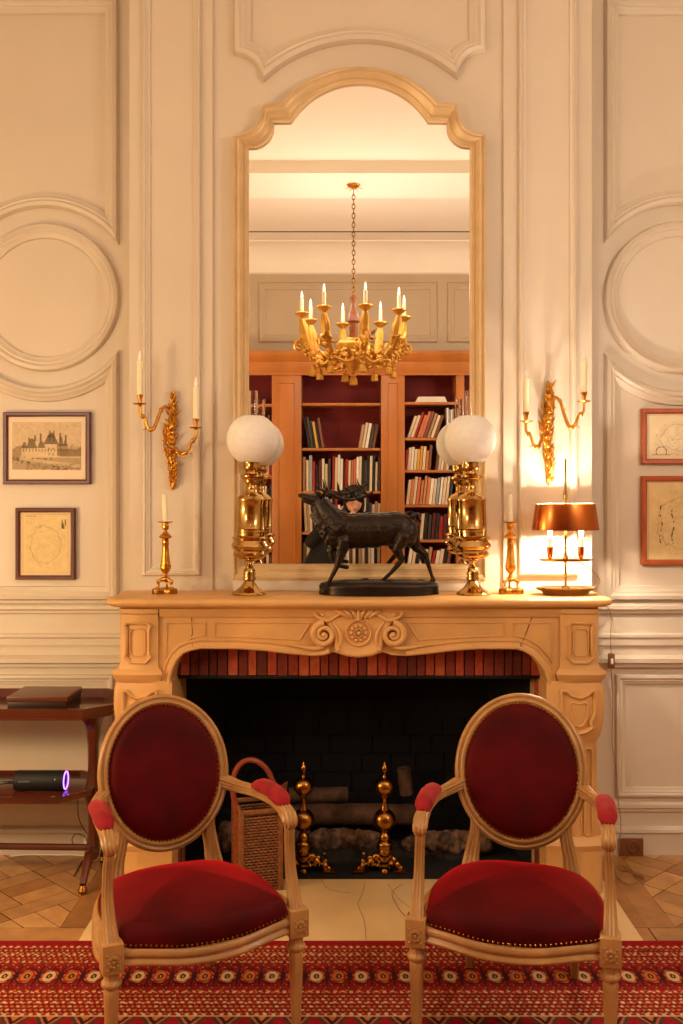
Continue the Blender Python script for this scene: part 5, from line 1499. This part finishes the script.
for k in range(8):
    a = math.radians(33+45*k); ca, sa = math.cos(a), math.sin(a)
    def R(r, z): return (r*ca, r*sa, z)
    zc_ = cz(316.5)
    mb = MB()
    path = cr([R(.09, cz(352)), R(.16, cz(358)), R(.24, cz(361)), R(.31, cz(355)), R(.35, cz(343)), R(.37, cz(331)), R(.385, zc_-.035)], 5)
    mb.tube(path, lerp_list([.026, .024, .022, .025, .031, .033, .016], 5), sec=reed(24, 6, .12))
    # acanthus curls
    for i, s_ in ((6, -1), (12, 1), (17, -1), (20, 1)):
        p = path[i]; mb.tube(cr([p, p+Vector((ca*.03, sa*.03, .02*s_)), p+Vector((ca*.055, sa*.055, .005*s_)), p+Vector((ca*.045, sa*.045, -.015*s_))], 4), lerp_list([.012, .013, .009, .004], 4), 8)
    ar = obj('arm', mb, GOLDW, chd, edge=70)
    # rosette volute at the elbow
    mb = MB(); pr = Vector(R(.405, cz(347.5)))
    tx = Vector((-sa, ca, 0)); pts = []
    for q in range(16):
        b = 2*PI*q/16; pts.append(pr+(Vector((ca, sa, 0))*math.cos(b)+Vector((0, 0, 1))*math.sin(b))*.031)
    mb.tube(pts, [.0125 if q % 2 else .0155 for q in range(16)], 8, closed=True)
    mb.ball(pr, .012)
    obj('rosette', mb, GOLDW, ar)
    cup = obj('candle_cup', MB().lathe([(.008, zc_-.038), (.014, zc_-.028), (.034, zc_-.016), (.042, zc_-.004), (.052, zc_), (.054, zc_+.008), (.05, zc_+.012), (.02, zc_+.012), (.012, zc_+.014)], R(.385, 0), 28, flute=.02, fn=10), GOLDW, ar)
    sl_ = obj('candle_sleeve', MB().lathe([(.0135, zc_+.010), (.0135, zc_+.108), (.008, zc_+.11)], R(.385, 0), 16), WAX, ar)
    obj('flame_bulb', MB().lathe([(.006, 0), (.0095, .012), (.010, .02), (.007, .038), (.003, .052), (.0004, .06)], R(.385, zc_+.11), 12), TIPL, sl_)
    ld = bpy.data.lights.new('ceiling_fill_light', 'POINT'); ld.energy = 3.6; ld.color = (1, .88, .75); ld.shadow_soft_size = 0  # fill light added above each chandelier bulb to brighten the ceiling
    lo_ = bpy.data.objects.new('ceiling_fill_light', ld); C.objects.link(lo_); lo_.location = (cxw+.385*ca, yc2+.385*sa, zb2+zc_+.186)
    lv = []
    rc_ = random.Random(k)
    for q in range(40):
        u = rc_.random(); r_ = .13+.25*u; b_ = a+rc_.uniform(-.30, .30)*(1-u*.5)
        zz_ = cz(356+5*math.sin(PI*u)-14*max(0, u-.7)/.3)+rc_.uniform(-.04, .045)
        p = Vector((r_*math.cos(b_), r_*math.sin(b_), zz_))
        lv.append(('c', tuple(p), .0145, tuple(p+Vector((rc_.uniform(-.03, .03), rc_.uniform(-.03, .03), rc_.uniform(-.01, .035)))), .006))
    blob('acanthus_leaves', lv, .005, GOLDW, ar, smooth=1, noise=.002, nscale=90)
    # rope swag and tassel
    c = R(.30, cz(364)-.03); tassel(ar, (c[0], c[1], c[2]-.02), 1.0)
    b = a+math.radians(45)
    mb = MB(); e = (.29*math.cos(b), .29*math.sin(b), cz(360)); m_ = a+math.radians(22.5)
    mb.tube(cr([R(.29, cz(360)), (.25*math.cos(m_), .25*math.sin(m_), cz(366)), e], 8), .011, 8)
    obj('rope_swag', mb, GOLDW, ar)

# ================================================================== PHOTOGRAPHER (reflected in the mirror)
pe = thing('person', 'person in black clothing standing before the bookcase, holding a camera', 'person', (-.16, -4.56, 0))
pw = Vector((-.16, -4.56, 0))
def W(x, y, z): return tuple(Vector((x, y, z))-pw)
hips = (-.22, -4.58, .93); chest = (-.05, -4.58, 1.27); neck = (.06, -4.55, 1.43)
body = [('c', W(*hips), .145, W(-.14, -4.59, 1.1), .135), ('c', W(-.14, -4.59, 1.1), .13, W(*chest), .145), ('c', W(*chest), .14, W(.03, -4.57, 1.34), .12)]
head = [('e', W(.07, -4.50, 1.53), (.075, .092, .108)), ('c', W(.05, -4.56, 1.40), .055, W(.06, -4.52, 1.48), .05),
        ('e', W(.07, -4.412, 1.515), (.012, .016, .016)), ('e', W(.07, -4.43, 1.46), (.03, .03, .022)), ('e', W(.145, -4.50, 1.525), (.01, .02, .028)), ('e', W(-.005, -4.50, 1.525), (.01, .02, .028)),
        ('e', W(.045, -4.418, 1.545), (.014, .008, .006)), ('e', W(.098, -4.418, 1.545), (.014, .008, .006)), ('c', W(.05, -4.408, 1.472), .006, W(.09, -4.408, 1.472), .006)]
def armp(sh_, el, wr): return [('c', W(*sh_), .06, W(*el), .045), ('c', W(*el), .045, W(*wr), .03)]
la = armp((-.13, -4.60, 1.33), (-.30, -4.52, 1.17), (-.085, -4.36, 1.36)); ra = armp((.19, -4.60, 1.36), (.30, -4.50, 1.22), (.09, -4.36, 1.36))
def hand(wr, sg):
    hp = [('c', W(*wr), .026, W(wr[0]+sg*.03, wr[1]+.02, wr[2]+.05), .032)]
    for k, L in enumerate((.055, .065, .062, .05)):
        b = Vector((wr[0]+sg*.03-.0*k, wr[1]+.035-.02*k+.02, wr[2]+.07))
        m_ = b+Vector((sg*.012, .006, L*.55)); e = m_+Vector((sg*.02, .0, L*.3))
        hp += [('c', W(*b), .0095, W(*m_), .0085), ('c', W(*m_), .0085, W(*e), .007)]
    b = Vector((wr[0]+sg*.01, wr[1]+.0, wr[2]+.03)); e = b+Vector((sg*.045, -.01, .03))
    hp += [('c', W(*b), .011, W(*e), .009)]
    return hp
legs = []
for sx in (-1, 1):
    legs += [('c', W(-.22+sx*.09, -4.58, .9), .095, W(-.22+sx*.11, -4.56, .5), .065), ('c', W(-.22+sx*.11, -4.56, .5), .06, W(-.22+sx*.12, -4.60, .09), .04), ('c', W(-.22+sx*.12, -4.60, .05), .045, W(-.22+sx*.13, -4.42, .035), .032)]
hb = body+head+la+ra+legs+hand((-.085, -4.36, 1.36), 1)+hand((.09, -4.36, 1.36), -1)
bd = blob('body', hb, .009, SKIN, pe, smooth=2)
def grow(parts, g):
    out = []
    for q in parts:
        if q[0] == 'c': out.append(('c', q[1], q[2]+g, q[3], q[4]+g))
        else: out.append(('e', q[1], tuple(r+g for r in q[2])))
    return out
blob('jumper', grow(body+la[:1]+ra[:1], .018)+grow([('c', la[1][1], .045, Vector(la[1][3]).lerp(Vector(la[1][1]), .12), .034), ('c', ra[1][1], .045, Vector(ra[1][3]).lerp(Vector(ra[1][1]), .12), .034)], .014), .009, CLOTH, pe, smooth=2)
blob('trousers', grow([q for i, q in enumerate(legs) if i % 3 != 2]+[('c', W(*hips), .14, W(-.22, -4.58, .86), .14)], .014), .01, CLOTH, pe, smooth=2)
blob('shoe', [('c', q[1], q[2]+.012, q[3], q[4]+.010) for i, q in enumerate(legs) if i % 3 == 2], .008, BLACKR, pe, smooth=1)
blob('hair', [('e', W(.07, -4.505, 1.568), (.098, .104, .102)), ('e', W(.11, -4.44, 1.57), (.06, .045, .05)), ('e', W(.07, -4.56, 1.50), (.088, .06, .11)), ('e', W(.14, -4.53, 1.50), (.025, .05, .09)), ('e', W(.0, -4.53, 1.50), (.025, .05, .09))], .008, HAIR, pe, smooth=2)
for v in bd.data.vertices: v.co.z = max(v.co.z, .001)
cam_o = thing('camera', 'black hand-held camera in front of the person\'s face', 'camera', (0, -4.33, 1.577))
obj('camera_body', MB().box(-.074, .074, -.03, .03, -.052, .042), BLACKR, cam_o, bevel=.008)
obj('viewfinder_hump', MB().box(-.022, .022, -.028, .028, .036, .062), BLACKR, cam_o, bevel=.008)
mb = MB(); rows = []
for r, y in ((.034, .028), (.036, .045), (.033, .06), (.034, .075), (.030, .080), (.024, .076), (.0005, .074)):
    rows.append([(r*math.cos(2*PI*k/28), y, -.002+r*math.sin(2*PI*k/28)) for k in range(28)])
mb.grid(rows, True); obj('lens', mb, BLACKR, cam_o)

# ================================================================== LIGHTS + CAMERA
def light(name, kind, loc, e, col, size=.3, rot=None, sy=None):
    ld = bpy.data.lights.new(name, kind); ld.energy = e; ld.color = col
    if kind == 'AREA':
        ld.shape = 'RECTANGLE' if sy else 'DISK'; ld.size = size
        if sy: ld.size_y = sy
    else: ld.shadow_soft_size = size
    o = bpy.data.objects.new(name, ld); C.objects.link(o); o.location = loc
    if rot: o.rotation_euler = rot
    return o
def aim(o, tgt):
    d = Vector(tgt)-o.location; o.rotation_euler = d.to_track_quat('-Z', 'Y').to_euler()
WARM = (1, .75, .51)
light('room_fill_light', 'POINT', (-2.1, -3.0, 2.0), 64, (1, .80, .54), .22)  # unseen fill light added on the left, no fixture modelled
light('room_fill_light', 'POINT', (2.2, -2.8, 2.6), 80, (1, .88, .72), .22)  # unseen fill light added on the right, kept outside the mirror's view
light('room_fill_light', 'POINT', (-2.35, -1.5, 1.2), 66, (1, .72, .38), .12)  # stands for an unseen warm lamp low on the left
w_ = bpy.data.worlds.new('world'); bpy.context.scene.world = w_; w_.use_nodes = True
w_.node_tree.nodes['Background'].inputs[0].default_value = (.05, .035, .02, 1)

cam = bpy.data.cameras.new('view'); co = bpy.data.objects.new('view', cam); C.objects.link(co)
co.location = (0, CAMY, CAMZ); co.rotation_euler = (PI/2, 0, 0)
cam.sensor_fit = 'VERTICAL'; cam.sensor_height = 36; cam.lens = F/1024*36
cam.shift_x = (341.5-CX)/1024; cam.shift_y = (CY-512)/1024
cam.clip_start = .01
sc = bpy.context.scene; sc.camera = co
sc.view_settings.view_transform = 'Standard'; sc.view_settings.look = 'None'
sc.view_settings.exposure = 0; sc.view_settings.gamma = 1; sc.view_settings.use_curve_mapping = False
